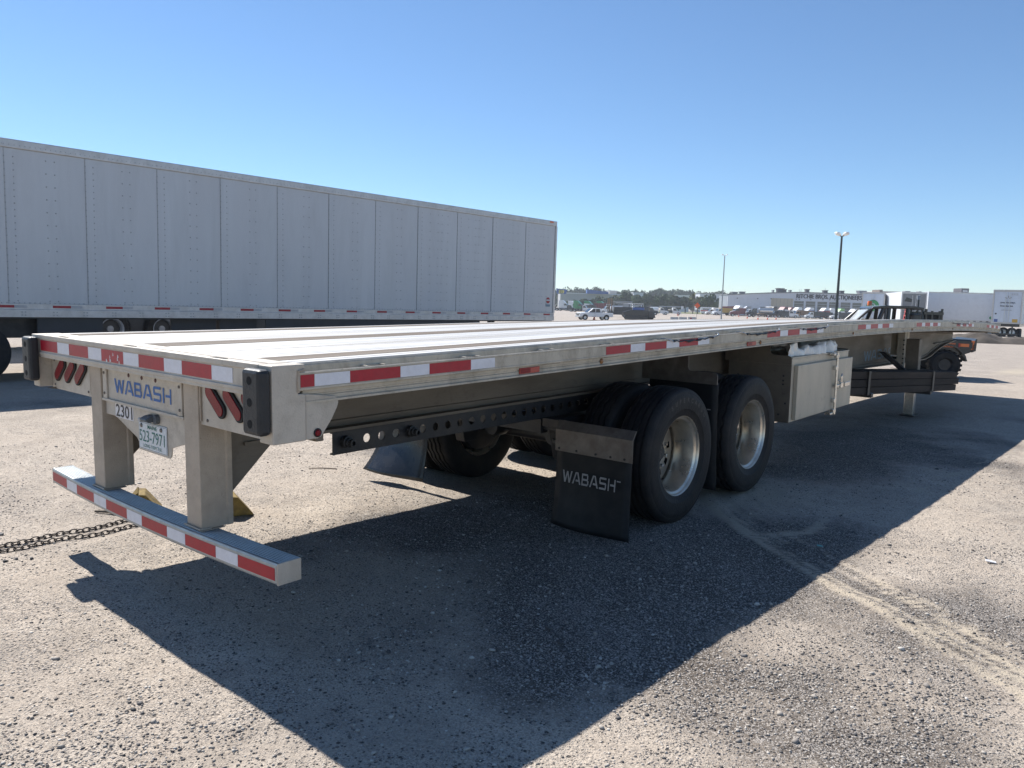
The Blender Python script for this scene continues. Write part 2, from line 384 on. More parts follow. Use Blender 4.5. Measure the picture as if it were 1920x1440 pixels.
sand += .7 * np.exp(-(((X - tyre_c[0]) / .55) ** 2 + ((Y - tyre_c[1]) / .5) ** 2))
pale = gpts([(1880, 640), (1850, 695), (1900, 725)])
sand += .8 * np.exp(-(dist_poly(X, Y, gpts([(1700, 640), (1920, 638)])) / 2.0) ** 2)
sand += .9 * np.exp(-(dist_poly(X, Y, gpts([(1890, 700), (1990, 690)])) / .5) ** 2)
sand = np.clip(sand, 0, 1) * (.65 + .7 * fbm(X * 3.2, Y * 3.2, 61))
def blob(u, v, rx, ry, amp):
    p = at(u, v)[0]; return amp * np.exp(-(((X - p.x) / rx) ** 2 + ((Y - p.y) / ry) ** 2))
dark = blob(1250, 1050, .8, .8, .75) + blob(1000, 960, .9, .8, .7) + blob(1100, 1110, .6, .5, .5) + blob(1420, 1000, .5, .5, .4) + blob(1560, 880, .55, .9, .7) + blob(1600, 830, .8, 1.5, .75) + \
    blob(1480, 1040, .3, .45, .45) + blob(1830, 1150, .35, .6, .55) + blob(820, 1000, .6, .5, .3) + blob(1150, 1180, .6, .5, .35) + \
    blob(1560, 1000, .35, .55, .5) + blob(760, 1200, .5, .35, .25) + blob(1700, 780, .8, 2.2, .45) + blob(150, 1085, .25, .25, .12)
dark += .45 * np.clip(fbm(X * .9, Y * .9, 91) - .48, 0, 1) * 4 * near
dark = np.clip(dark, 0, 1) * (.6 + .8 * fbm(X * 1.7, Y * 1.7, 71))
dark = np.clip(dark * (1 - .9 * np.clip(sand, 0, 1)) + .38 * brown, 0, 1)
fade = np.where((X > -6) & (X < 6.6) & (Y > -3.4) & (Y < 12), 1.0, 0.0)
Z = -0.8 * sstep(16, 95, Y) * (1 - .5 * sstep(-45, -8, X))
Z = Z + fade * ((fbm(X * 1.3, Y * 1.3, 5) - .47) * .03 + (fbm(X * 7, Y * 7, 15) - .47) * .012 + .012 * np.exp(-((dA - .03) / .07) ** 2) + .008 * np.exp(-((dB - .05) / .06) ** 2)
    + (fbm(X * 16, Y * 16, 25, 2) - .4) * .006 * (1 + dark))
gm = bpy.data.meshes.new('ground')
ny, nx = X.shape
idx = np.arange(ny * nx).reshape(ny, nx)
quads = np.stack([idx[:-1, :-1], idx[:-1, 1:], idx[1:, 1:], idx[1:, :-1]], -1).reshape(-1, 4)
gm.vertices.add(ny * nx); gm.vertices.foreach_set('co', np.stack([X, Y, Z], -1).ravel().astype(np.float32))
gm.loops.add(quads.size); gm.loops.foreach_set('vertex_index', quads.ravel().astype(np.int32))
gm.polygons.add(len(quads)); gm.polygons.foreach_set('loop_start', np.arange(0, quads.size, 4, dtype=np.int32))
gm.update(calc_edges=True); gm.shade_smooth()
lot = sstep(9, 34, np.hypot(X - 3.9, Y + 1.7)) * (.75 + .5 * (fbm(X * .11, Y * .11, 141) - .4))
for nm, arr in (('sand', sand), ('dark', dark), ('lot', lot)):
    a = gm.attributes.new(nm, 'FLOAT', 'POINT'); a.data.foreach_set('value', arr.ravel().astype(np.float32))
def ground_mat():
    m = bpy.data.materials.new('gravel_yard'); m.use_nodes = True; nt = m.node_tree; n = nt.nodes; L = nt.links; b = n['Principled BSDF']
    geo = n.new('ShaderNodeTexCoord'); P = geo.outputs['Object']
    def attr(a): q = n.new('ShaderNodeAttribute'); q.attribute_name = a; return q.outputs['Fac']
    def noise(s, d=6, r=.6, dist=0):
        t = n.new('ShaderNodeTexNoise'); t.inputs['Scale'].default_value = s; t.inputs['Detail'].default_value = d
        t.inputs['Roughness'].default_value = r; t.inputs['Distortion'].default_value = dist; L.new(P, t.inputs['Vector']); return t.outputs['Fac']
    def vor(s, out, feat='F1', rnd=1):
        t = n.new('ShaderNodeTexVoronoi'); t.feature = feat; t.inputs['Scale'].default_value = s; t.inputs['Randomness'].default_value = rnd
        L.new(P, t.inputs['Vector']); return t.outputs[out]
    def rng_(v, a, b_, c, d):
        q = n.new('ShaderNodeMapRange'); q.inputs['From Min'].default_value = a; q.inputs['From Max'].default_value = b_
        q.inputs['To Min'].default_value = c; q.inputs['To Max'].default_value = d; L.new(v, q.inputs['Value']); return q.outputs[0]
    def mix(f, a, c, mode='MIX'):
        q = n.new('ShaderNodeMix'); q.data_type = 'RGBA'; q.blend_type = mode
        for k, s in (('Factor', f), ('A', a), ('B', c)):
            if isinstance(s, (int, float)): q.inputs[k].default_value = s
            elif isinstance(s, tuple): q.inputs[k].default_value = (*s, 1)
            else: L.new(s, q.inputs[k])
        return q.outputs['Result']
    def math_(op, a, c):
        q = n.new('ShaderNodeMath'); q.operation = op
        for k, s in ((0, a), (1, c)):
            if isinstance(s, (int, float)): q.inputs[k].default_value = s
            else: L.new(s, q.inputs[k])
        return q.outputs[0]
    def sep(c): q = n.new('ShaderNodeSeparateColor'); L.new(c, q.inputs[0]); return q.outputs
    fines = mix(rng_(noise(2.2, 8, .65), .3, .7, 0, 1), (.43, .355, .282), (.62, .535, .44))
    fines = mix(rng_(noise(.25, 4), .35, .65, 0, .75), fines, (.54, .46, .38))
    fines = mix(rng_(noise(95, 4, .7), .42, .60, 0, .62), fines, (.20, .165, .135))
    fines = mix(rng_(noise(120, 3, .6), .55, .68, 0, .6), fines, (.60, .54, .46))
    fines = mix(rng_(noise(.9, 7, .68, .6), .50, .66, 0, .6), fines, (.31, .262, .215))
    fines = mix(rng_(noise(1.7, 7, .7, .8), .56, .70, 0, .6), fines, (.62, .54, .45))
    fines = mix(math_('MULTIPLY', attr('lot'), .8), fines, (.345, .30, .262))
    # stones: two sizes
    c1 = sep(vor(82, 'Color')); c2 = sep(vor(165, 'Color'))
    cr = n.new('ShaderNodeValToRGB'); e = cr.color_ramp.elements
    e[0].position = 0; e[0].color = (.10, .095, .095, 1); e[1].position = 1; e[1].color = (.62, .57, .52, 1)
    for p_, c_ in ((.25, (.20, .185, .175, 1)), (.55, (.34, .30, .265, 1)), (.8, (.42, .37, .33, 1))):
        q = e.new(p_); q.color = c_
    L.new(c1[0], cr.inputs[0])
    cr2 = n.new('ShaderNodeValToRGB'); cr2.color_ramp.elements[0].color = (.13, .12, .115, 1); cr2.color_ramp.elements[1].color = (.50, .45, .40, 1)
    L.new(c2[1], cr2.inputs[0])
    cov = rng_(noise(1.1, 5, .6), .35, .65, .1, .75)
    st1 = math_('LESS_THAN', c1[2], math_('MULTIPLY', cov, .75))
    st2 = math_('LESS_THAN', c2[2], math_('ADD', math_('MULTIPLY', cov, .7), .1))
    d1 = vor(82, 'Distance'); d2 = vor(165, 'Distance')
    m2 = math_('MULTIPLY', st2, rng_(d2, .25, .5, 1, 0)); m1 = math_('MULTIPLY', st1, rng_(d1, .25, .5, 1, 0))
    colr = mix(m2, fines, cr2.outputs[0]); colr = mix(m1, colr, cr.outputs[0])
    # loose dark milled asphalt
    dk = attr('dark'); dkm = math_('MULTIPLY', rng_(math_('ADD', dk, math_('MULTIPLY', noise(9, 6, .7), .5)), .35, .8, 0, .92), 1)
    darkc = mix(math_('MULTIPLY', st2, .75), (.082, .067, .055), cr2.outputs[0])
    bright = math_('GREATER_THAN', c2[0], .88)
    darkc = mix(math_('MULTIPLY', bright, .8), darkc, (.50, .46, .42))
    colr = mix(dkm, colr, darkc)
    # dark pits / crumbs
    pit = math_('MULTIPLY', math_('GREATER_THAN', sep(vor(34, 'Color'))[1], .89), rng_(vor(34, 'Distance'), .18, .32, .85, 0))
    pit = math_('MAXIMUM', pit, math_('MULTIPLY', math_('LESS_THAN', sep(vor(78, 'Color'))[1], math_('MULTIPLY', cov, .30)), rng_(vor(78, 'Distance'), .25, .42, .8, 0)))
    colr = mix(pit, colr, (.045, .04, .04))
    # sand tracks
    sd = attr('sand'); sdm = rng_(math_('ADD', sd, math_('MULTIPLY', noise(11, 7, .75), .7)), .50, 1.15, 0, .72)
    colr = mix(sdm, colr, mix(noise(20, 5), (.36, .30, .22), (.52, .45, .35)))
    L.new(colr, b.inputs['Base Color']); b.inputs['Roughness'].default_value = .9; b.inputs['Specular IOR Level'].default_value = .25
    h = math_('ADD', math_('MULTIPLY', rng_(d1, 0, .55, 1, 0), math_('MULTIPLY', st1, 1.1)), math_('MULTIPLY', rng_(d2, 0, .55, 1, 0), math_('MULTIPLY', st2, .6)))
    h = math_('ADD', h, math_('MULTIPLY', noise(70, 6, .7), 1.1)); h = math_('ADD', h, math_('MULTIPLY', noise(14, 5, .6), 1.6))
    h = math_('SUBTRACT', h, math_('MULTIPLY', pit, 1.2))
    h = math_('MULTIPLY', h, rng_(sdm, 0, 1, 1, .55))
    bp = n.new('ShaderNodeBump'); bp.inputs['Strength'].default_value = .8; bp.inputs['Distance'].default_value = .012
    L.new(h, bp.inputs['Height']); L.new(bp.outputs[0], b.inputs['Normal'])
    return m
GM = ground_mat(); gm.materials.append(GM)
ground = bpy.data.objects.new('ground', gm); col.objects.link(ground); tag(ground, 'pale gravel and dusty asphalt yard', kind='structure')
# loose pebbles
def interp_z(xs, ys):
    i = np.clip(np.searchsorted(gx, xs) - 1, 0, nx - 2); j = np.clip(np.searchsorted(gy, ys) - 1, 0, ny - 2)
    fx = (xs - gx[i]) / (gx[i + 1] - gx[i]); fy = (ys - gy[j]) / (gy[j + 1] - gy[j])
    return (Z[j, i] * (1 - fx) + Z[j, i + 1] * fx) * (1 - fy) + (Z[j + 1, i] * (1 - fx) + Z[j + 1, i + 1] * fx) * fy
def pebbles():
    t = (1 + 5 ** .5) / 2
    iv = np.array([(-1, t, 0), (1, t, 0), (-1, -t, 0), (1, -t, 0), (0, -1, t), (0, 1, t), (0, -1, -t), (0, 1, -t), (t, 0, -1), (t, 0, 1), (-t, 0, -1), (-t, 0, 1)])
    iv /= np.linalg.norm(iv[0])
    fc = np.array([(0, 11, 5), (0, 5, 1), (0, 1, 7), (0, 7, 10), (0, 10, 11), (1, 5, 9), (5, 11, 4), (11, 10, 2), (10, 7, 6), (7, 1, 8), (3, 9, 4), (3, 4, 2), (3, 2, 6), (3, 6, 8), (3, 8, 9), (4, 9, 5), (2, 4, 11), (6, 2, 10), (8, 6, 7), (9, 8, 1)])
    N = 44000; u = rng.uniform(-30, 1950, N); v = 1460 - 700 * rng.power(1.0, N) ** 1.0 * .98
    P0 = np.array(CM.translation); Rm = np.array(CM.to_3x3())
    d = np.stack([(u - 960) / F, -(v - 720) / F, -np.ones(N)], -1) @ Rm.T
    tt = -P0[2] / d[:, 2]; p = P0 + d * tt[:, None]
    ok = (p[:, 0] > -4.9) & (p[:, 0] < 5.5) & (p[:, 1] > -2.1) & (p[:, 1] < 10.4) & (tt > 0)
    p = p[ok]; cl = fbm(p[:, 0] * 1.6, p[:, 1] * 1.6, 33); i = np.clip(np.searchsorted(gx, p[:, 0]), 0, nx - 1); j = np.clip(np.searchsorted(gy, p[:, 1]), 0, ny - 1)
    keep = rng.random(len(p)) < np.clip((cl - .36) * 4 + dark[j, i] * .8, .12, 1) * (1 - .75 * np.clip(sand[j, i], 0, 1)); p = p[keep]; dkv = dark[j, i][keep]
    n = len(p); s = .0022 + .0042 * rng.random(n) ** 2.2 + .006 * (rng.random(n) > .992)
    s *= 1 + .03 * np.hypot(p[:, 0] - P0[0], p[:, 1] - P0[1])
    z = interp_z(p[:, 0], p[:, 1]) + s * .25
    sc = np.stack([s * rng.uniform(.8, 1.5, n), s * rng.uniform(.8, 1.4, n), s * rng.uniform(.45, .9, n)], -1)
    ang = rng.uniform(0, 6.28, n); ca, sa = np.cos(ang), np.sin(ang)
    V = iv[None] * (1 + rng.uniform(-.36, .36, (n, 12, 1))) * sc[:, None, :]
    V = np.stack([V[..., 0] * ca[:, None] - V[..., 1] * sa[:, None], V[..., 0] * sa[:, None] + V[..., 1] * ca[:, None], V[..., 2]], -1)
    V += np.stack([p[:, 0], p[:, 1], z], -1)[:, None, :]
    fs = (fc[None] + (np.arange(n) * 12)[:, None, None]).reshape(-1, 3)
    me = bpy.data.meshes.new('gravel'); me.vertices.add(n * 12); me.vertices.foreach_set('co', V.ravel().astype(np.float32))
    me.loops.add(fs.size); me.loops.foreach_set('vertex_index', fs.ravel().astype(np.int32))
    me.polygons.add(len(fs)); me.polygons.foreach_set('loop_start', np.arange(0, fs.size, 3, dtype=np.int32)); me.update(calc_edges=True)
    tone = np.repeat(rng.random(n) , 12)
    a = me.attributes.new('tone', 'FLOAT', 'POINT'); a.data.foreach_set('value', tone.astype(np.float32))
    m = bpy.data.materials.new('pebble'); m.use_nodes = True; nn = m.node_tree.nodes; b = nn['Principled BSDF']; q = nn.new('ShaderNodeAttribute'); q.attribute_name = 'tone'
    r = nn.new('ShaderNodeValToRGB'); e = r.color_ramp.elements; e[0].color = (.05, .048, .048, 1); e[1].color = (.56, .52, .47, 1)
    for p_, c_ in ((.3, (.16, .145, .135, 1)), (.6, (.33, .29, .25, 1)), (.9, (.44, .40, .35, 1))): k = e.new(p_); k.color = c_
    m.node_tree.links.new(q.outputs['Fac'], r.inputs[0]); m.node_tree.links.new(r.outputs[0], b.inputs['Base Color']); b.inputs['Roughness'].default_value = .8
    me.materials.append(m); o = bpy.data.objects.new('gravel', me); col.objects.link(o)
    tag(o, 'loose pebbles and asphalt crumbs scattered on the yard', 'gravel', kind='stuff')
pebbles()
#PART2
# ------------------------------------------------------------------ flatbed trailer (its own frame: X across, Y forward, Z up)
TY = [0, 1.28, 2.3, 3.67, 4.7, 6.1, 7.2, 8.4, 9.65, 10.9, 12.2, 13.7, 16.19]
TZ = [0, .010, .026, .040, .050, .058, .060, .053, .037, .018, -.01, -.054, -.146]
pc = np.polyfit(TY, TZ, 5); pc0 = np.polyval(pc, 0)
def zc(y): return float(np.polyval(pc, y) - pc0)
W, H, LEN = 1.295, 1.357, 16.19
tr = thing('flatbed_trailer', 'long aluminium flatbed semi trailer with red and white tape parked on gravel', 'trailer', T @ Vector((0, 0, 0)))
tr.rotation_euler = (TILT, 0, 0)
def ysr(a, b, s=.4): return list(np.linspace(a, b, max(2, int(round((b - a) / s)) + 1)))
# deck: grooved aluminium planks and hardwood strips
def plank(x0, x1, y0=.145, y1=LEN):
    pr = [(x0, H - .03), (x0, H)]; n = max(2, int((x1 - x0) / .048)); w = (x1 - x0) / n
    for i in range(n):
        a = x0 + i * w
        pr += [(a + .006, H), (a + w - .006, H)]
        if i < n - 1: pr += [(a + w - .004, H - .004), (a + w + .004, H - .004)]
    pr += [(x1, H), (x1, H - .03)]
    return obj('deck_plank', MB().sweep_y(pr, ysr(y0, y1), zc), DECK, tr)
for x0, x1 in ((-1.232, -1.118), (-.946, -.755), (-.752, -.566), (-.552, -.345), (-.342, -.130), (.130, .342), (.345, .552), (.566, .752), (.755, .946), (1.118, 1.232)):
    plank(x0, x1)
for x0, x1 in ((-1.114, -.950), (-.126, -.002), (.002, .126), (.950, 1.114)):
    y = .147
    while y < LEN - .01:
        l = random.choice((2.4, 3.0, 3.6)); e = min(LEN - .005, y + l)
        if LEN - e < .5: e = LEN - .005
        dz = random.uniform(.0005, .003)
        obj('wood_strip', MB().sweep_y([(x0, H - .03), (x0, H + dz - .002), (x0 + .004, H + dz), (x1 - .004, H + dz), (x1, H + dz - .002), (x1, H - .03)], ysr(y, e - .004), zc), WOODS, tr)
        y = e
for x in (-.559, .559, -.1281, .1281, -.948, .948, -1.116, 1.116):
    w_ = .0062 if abs(abs(x) - .559) < .01 else .0015
    obj('plank_seam', MB().sweep_y([(x - w_, H - .028), (x - w_, H + .0004), (x + w_, H + .0004), (x + w_, H - .028)], ysr(.146, LEN - .002), zc), HOLE, tr)
# deck edge bolt heads (rows of plug weld marks in the strips)
mb = MB()
for x in (-1.03, -.066, .066, 1.03):
    for i in range(40):
        y = .35 + i * .4
        mb.lathe([(.0, .0012), (.007, .001), (.008, -.004)], 8, (x + random.uniform(-.02, .02), y, H + zc(y) - .001), 'z')
q = obj('strip_bolt', mb, RUST, tr); q['kind'] = 'stuff'
# side rails
for s in (1, -1):
    P = lambda pts: [(s * x, z) for x, z in pts]
    obj('side_rail', MB().sweep_y(P([(1.234, 1.352), (1.240, 1.352), (1.244, 1.345), (1.248, 1.312), (1.268, 1.308), (1.270, 1.262), (1.276, 1.255), (1.276, 1.232), (1.271, 1.229),
        (1.271, 1.223), (1.276, 1.220), (1.276, 1.206), (1.288, 1.203), (1.288, 1.194), (1.20, 1.194), (1.20, 1.20), (1.234, 1.21)]), ysr(.15, LEN), zc), ALU_S, tr, normals=True)
    obj('rub_rail', MB().sweep_y(P([(1.287, 1.325), (1.293, 1.326), (1.298, 1.322), (1.298, 1.316), (1.295, 1.314), (1.295, 1.262), (1.298, 1.260), (1.298, 1.252), (1.294, 1.249), (1.287, 1.250)]), ysr(.122, LEN), zc), ALU_S, tr)
    mbp = MB()
    k = 0; y = .52
    while y < LEN - .1:
        mb = MB(); a = y - .055; b = y + .055; z = zc(y)
        o_ = [(1.2478, 1.262), (1.2868, 1.262), (1.2868, 1.321), (1.262, 1.321), (1.2478, 1.318)]
        mb.sweep_y(P([(1.2485, 1.264), (1.2866, 1.264), (1.2866, 1.3285), (1.2485, 1.3285)]), [a, a + .012], zc)
        mb.sweep_y(P([(1.2485, 1.264), (1.2866, 1.264), (1.2866, 1.3285), (1.2485, 1.3285)]), [b - .012, b], zc)
        mb.sweep_y(P([(1.2490, 1.285), (1.2555, 1.285), (1.2555, 1.327), (1.2490, 1.327)]), [a + .0125, b - .0125], zc)
        pk = obj('stake_pocket', mb, SILL, tr)
        y += .61
    # tape pieces
    def tape(y0, y1, red):
        obj('reflective_tape', MB().sweep_y(P([(1.2952, 1.313), (1.2962, 1.313), (1.2962, 1.2635), (1.2952, 1.2635)]), [y0 + .001, (y0 + y1) / 2, y1 - .001], zc), RED if red else WHT, tr)
    for y0, y1, r_ in ((.127, .194, 1), (.194, .372, 0), (.372, .651, 1), (.651, .829, 0), (.829, 1.108, 1), (1.108, 1.286, 0)): tape(y0, y1, r_)
    for st in (2.30, 4.743, 7.199, 9.691, 12.17, 14.72):
        y = st
        for k in range(6):
            l = .279 if k % 2 == 0 else .178; tape(y, y + l, k % 2 == 0); y += l
    # dirt-streaked weld tabs along the lower edge
    for y in np.arange(1.7, LEN - .2, .61):
        obj('rail_tab', MB().sweep_y(P([(1.2765, 1.2525), (1.2805, 1.2525), (1.2805, 1.2445), (1.2765, 1.2445)]), [y, y + .16], zc), RUST, tr)
    for y, m_ in ((2.28, 0), (4.65, 1), (7.1, 0), (9.55, 1), (12.0, 0)):
        obj('marker_lamp', MB().lathe([(0, .008 * s), (.012, .007 * s), (.017, .003 * s), (.017, 0)], 14, (s * 1.2768, y, 1.225 + zc(y)), 'x'), M('amber_lens_%d' % m_, (.22, .09, .02), .2, 0, .1), tr, smooth='angle')
    for y in (1.50, 4.38):
        q = obj('side_marker', MB().sweep_y(P([(1.2765, 1.240), (1.2835, 1.240), (1.2835, 1.208), (1.2765, 1.208)]), [y, y + .17], zc), M('marker_red', (.42, .06, .04), .35, 0, .1), tr, bevel=.003)
        obj('marker_label', MB().sweep_y(P([(1.2836, 1.236), (1.2842, 1.236), (1.2842, 1.212), (1.2836, 1.212)]), [y + .004, y + .09], zc), LENS, q)
    # corner post plate and flared end plate
    obj('corner_plate', MB().prism([(0.0, 1.046), (.152, 1.046), (.152, 1.236), (.118, 1.240), (.118, 1.330), (.152, 1.334), (.152, 1.3575), (0.0, 1.3575)], 'x', s * 1.20, s * 1.2945), SILL, tr, bevel=.004)
    obj('end_plate', MB().prism([(.1535, 1.236), (.300, 1.216), (.316, 1.206), (.320, 1.185), (.312, 1.165), (.286, 1.12), (.246, 1.068), (.232, 1.052), (.215, 1.046), (.1535, 1.046)], 'x', s * 1.268, s * 1.2845), SILL, tr, bevel=.003)
    obj('weld_bead', MB().tube([(s * 1.296, .118, 1.245), (s * 1.297, .116, 1.29), (s * 1.296, .118, 1.33), (s * 1.296, .145, 1.336)], .006, 6), ALU, tr)
    q = obj('marker_lamp', MB().lathe([(0, .009 * s), (.010, .008 * s), (.014, .002 * s), (.014, 0)], 16, (s * 1.2847, .213, 1.07), 'x'), LENS, tr, smooth='angle')
    obj('rear_marker_ring', MB().lathe([(.014, .004 * s), (.019, .003 * s), (.019, 0)], 16, (s * 1.2847, .213, 1.07), 'x'), GASK, q)
    # rubber dock bumper with bolt holes
    x0, x1 = (1.168, 1.294)
    b = obj('dock_bumper', MB().prism([(x0, 1.085), (x1, 1.085), (x1, 1.345), (x0, 1.345)], 'y', -.058, -.002), BLKR, tr, bevel=.016)
    if s < 0:
        for v in b.data.vertices: v.co.x *= -1
        fix_normals(b.data)
    for z in (1.13, 1.215, 1.30):
        obj('bolt_hole', MB().lathe([(0, -.0008), (.017, -.0008), (.017, .0)], 14, (s * 1.228, -.0583, z), 'y'), HOLE, b)
    obj('weld_bead', MB().tube([(s * 1.2855, .1545, 1.05), (s * 1.287, .1550, 1.14), (s * 1.2855, .1545, 1.232)], .004, 6), ALU, tr)
    # lower foot under the corner plate
    obj('corner_gusset', MB().prism([(.02, 1.045), (.16, 1.045), (.155, 1.02), (.05, 1.035)], 'x', s * 1.14, s * 1.15), ALU_B, tr)
# rear sill
sill = obj('rear_sill', MB().prism([(.004, 1.225), (.004, 1.240), (.0, 1.242), (.0, 1.256), (.006, 1.258), (.006, 1.332), (.0, 1.335), (.0, 1.356), (.003, 1.3585), (.144, 1.3585), (.144, 1.23)], 'x', -1.199, 1.199), SILL, tr, bevel=.0015)
obj('sill_seam', MB().box(-1.19, 1.19, .045, .049, 1.3588, 1.3598), RUST, tr)
for x in (-.86, .0, .86 ):
    obj('sill_slot', MB().prism([(x - .075, .020), (x - .05, .036), (x + .05, .036), (x + .075, .020), (x + .05, .014), (x - .05, .014)], 'z', 1.3587, 1.3593), HOLE, sill)
x = -1.166
for k in range(10):
    l = .262 if k % 2 == 0 else .171
    x1 = min(x + l, 1.166)
    obj('reflective_tape', MB().box(x + .001, x1 - .001, .0042, .0056, 1.2655, 1.327), RED if k % 2 == 0 else WHT, tr)
    x = x1
# worn scratches on the third red piece
mb = MB()
for (a, b_, w) in ((-.198, 1.290, .008), (-.20, 1.272, .018), (-.16, 1.304, .01), (-.105, 1.298, .014), (-.11, 1.283, .012), (-.09, 1.269, .01), (-.245, 1.268, .02)):
    mb.prism([(a, b_ - .006), (a + w, b_ - .004), (a + w * .7, b_ + .008), (a + w * .2, b_ + .012)], 'y', .0034, .0041)
obj('tape_scratch', mb, STICK, tr)
# tail panel
obj('tail_panel', MB().box(-1.198, 1.198, .070, .082, 1.035, 1.228), SILL, tr, bevel=.002)
obj('panel_flange', MB().box(-.455, .455, .058, .0695, 1.038, 1.052), SILL, tr, bevel=.002)
for sx in (-1, 1):
    obj('panel_rib', MB().box(sx * .395, sx * .44, .060, .0696, 1.053, 1.226), SILL, tr, bevel=.002)
    obj('weld_bead', MB().tube([(sx * .608, .066, 1.052), (sx * .609, .064, 1.14), (sx * .608, .066, 1.225)], .006, 6), ALU, tr)
for x in (-.14, .01, .16):
    q = obj('clearance_lamp', MB().lathe([(0, -.004), (.008, -.0035), (.011, 0), (.011, .001)], 12, (x, .0698, 1.197), 'y'), M('lamp_brown', (.07, .012, .010), .4), tr)
stroke_text('maker_lettering', 'WABASH', .074, .625, (-.305, .0698, 1.094), (1, 0, 0), (0, 0, 1), BLUE, tr)
def capsule(cx, cz, dx, dz, r, y0, y1, n=10):
    L_ = math.hypot(dx, dz); ux, uz = dx / L_, dz / L_; a0 = math.atan2(uz, ux); pts = []
    for k in range(n + 1): a = a0 - math.pi / 2 + math.pi * k / n; pts.append((cx + dx + r * math.cos(a), cz + dz + r * math.sin(a)))
    for k in range(n + 1): a = a0 + math.pi / 2 + math.pi * k / n; pts.append((cx - dx + r * math.cos(a), cz - dz + r * math.sin(a)))
    return MB().prism(pts, 'y', y0, y1)
for s in (-1, 1):
    for k in (.745, .895, 1.045):
        g = obj('tail_light', capsule(s * k, 1.158, s * .047, -.038, .036, .058, .0698), GASK, tr, bevel=.003)
        obj('lens', capsule(s * k, 1.158, s * .045, -.0365, .0265, .0535, .0579), LENS, g, bevel=.002)
for s in (-1, 1):
    for x_, z_ in ((1.15, 1.06), (1.15, 1.205), (.66, 1.06), (.66, 1.205), (.42, 1.08), (.42, 1.19)):
        obj('bolt', MB().lathe([(0, -.005), (.007, -.004), (.008, 0)], 6, (s * x_, .0698 if abs(x_) > .5 else .0597, z_), 'y'), RUST, tr)
# air line and wiring loop behind the panel
obj('air_line', MB().tube([(.62, .16, 1.10), (.63, .2, 1.0), (.68, .25, .985), (.80, .3, 1.0), (.95, .3, 1.03), (1.08, .28, 1.09)], .009, 8), BLKR, tr, smooth='angle')
obj('rear_beam', MB().box(-1.15, 1.15, .30, .34, 1.00, 1.12), ALU_B, tr, bevel=.004)
# number sticker, licence bracket, plate and lamp
obj('number_sticker', MB().box(-.335, -.120, .0775, .0782, .960, 1.034), STICK, tr)
text('fleet_number', '2301', .064, (-.328, .0775, .966), (1, 0, 0), (0, 0, 1), BLACKT, tr, width=.195, bold=.012)
obj('licence_bracket', MB().prism([(-.455, 1.034), (-.455, .962), (-.335, .962), (-.088, .880), (-.068, .862), (-.064, .822), (.262, .822), (.280, .832), (.286, .85), (.288, .876), (.455, .925), (.455, 1.034)], 'y', .0783, .0845), SILL, tr, bevel=.0015)
pl = obj('licence_plate', MB().box(-.054, .250, .0735, .0765, .833, .973), PLATE, tr, bevel=.004)
text('plate_state', 'MAINE', .020, (.098, .0733, .943), (1, 0, 0), (0, 0, 1), GREENT, pl, width=.10, align='CENTER', bold=.01)
text('plate_number', '523-7971', .058, (.098, .0733, .874), (1, 0, 0), (0, 0, 1), GREENT, pl, width=.272, align='CENTER')
text('plate_caption', 'LONG TERM TLR.', .017, (.098, .0733, .846), (1, 0, 0), (0, 0, 1), GREENT, pl, width=.20, align='CENTER')
obj('plate_border', MB().box(-.0495, .2455, .0732, .07345, .9675, .9692).box(-.0495, .2455, .0732, .07345, .8362, .8378).box(-.0495, -.0480, .0732, .07345, .8380, .9673).box(.2440, .2455, .0732, .07345, .8380, .9673), BLACKT, pl)
for x in (-.02, .195):
    obj('plate_screw', MB().lathe([(0, -.006), (.009, -.005), (.012, 0)], 8, (x, .0733, .954), 'y'), RUST, pl)
lamp = obj('plate_lamp', MB().prism([(.0775, 1.022), (.0775, .990), (.035, .987), (.022, .996), (.022, 1.006), (.045, 1.018)], 'x', .075, .145), LAMPG, tr, bevel=.005)
obj('lamp_base', MB().lathe([(0, -.02), (.022, -.02), (.025, 0)], 20, (.155, .0775, 1.004), 'y'), LAMPG, lamp, smooth='angle')
obj('lamp_lens', MB().box(.048, .074, .025, .055, .985, 1.005), M('lamp_lens_grey', (.35, .36, .37), .3), lamp, bevel=.003)
# under-ride guard
for s in (-1, 1):
    P = lambda l: [(s * x, y) for x, y in l]
    obj('guard_post', MB().prism(P([(.462, .058), (.598, .058), (.598, .185), (.605, .187), (.605, .215), (.455, .215), (.455, .187), (.462, .185)]), 'z', .541, 1.226), ALU, tr, bevel=.004)
    obj('guard_brace', MB().prism([(.214, .66), (.214, 1.02), (.62, 1.02), (.60, .99), (.50, .93)], 'x', s * .545, s * .557), ALU_B, tr, bevel=.002)
    obj('guard_foot', MB().box(s * .44, s * .615, .050, .165, .5385, .5415), ALU, tr)
    obj('weld_bead', MB().tube([(s * .455, .05, .545), (s * .60, .05, .545), (s * .606, .1, .545)], .005, 6), ALU, tr)
bw = 1.222
nb = 44; vs = []; prof = []
def bar_y(x): return -.034 + .040 * (x / 1.22) ** 2
xs_ = np.linspace(-bw, bw, nb)
mbb = MB(); pr = [(.050, .447), (.046, .455), (.046, .527), (.050, .536), (.056, .5375)] + [(.056 + .0125 * i + d, .5375 - (.003 if d_ else 0)) for i in range(8) for d, d_ in ((.003, 0), (.005, 1), (.0105, 1), (.0125, 0))] + [(.159, .5375), (.159, .444), (.056, .444)]
n_ = len(pr); V = [(x, y + bar_y(x), z) for x in xs_ for y, z in pr]; Fs = []
for i in range(nb - 1):
    for j in range(n_):
        k = (j + 1) % n_; Fs.append((i * n_ + j, i * n_ + k, (i + 1) * n_ + k, (i + 1) * n_ + j))
obj('guard_bar', MB().add(V, Fs), GALV, tr)
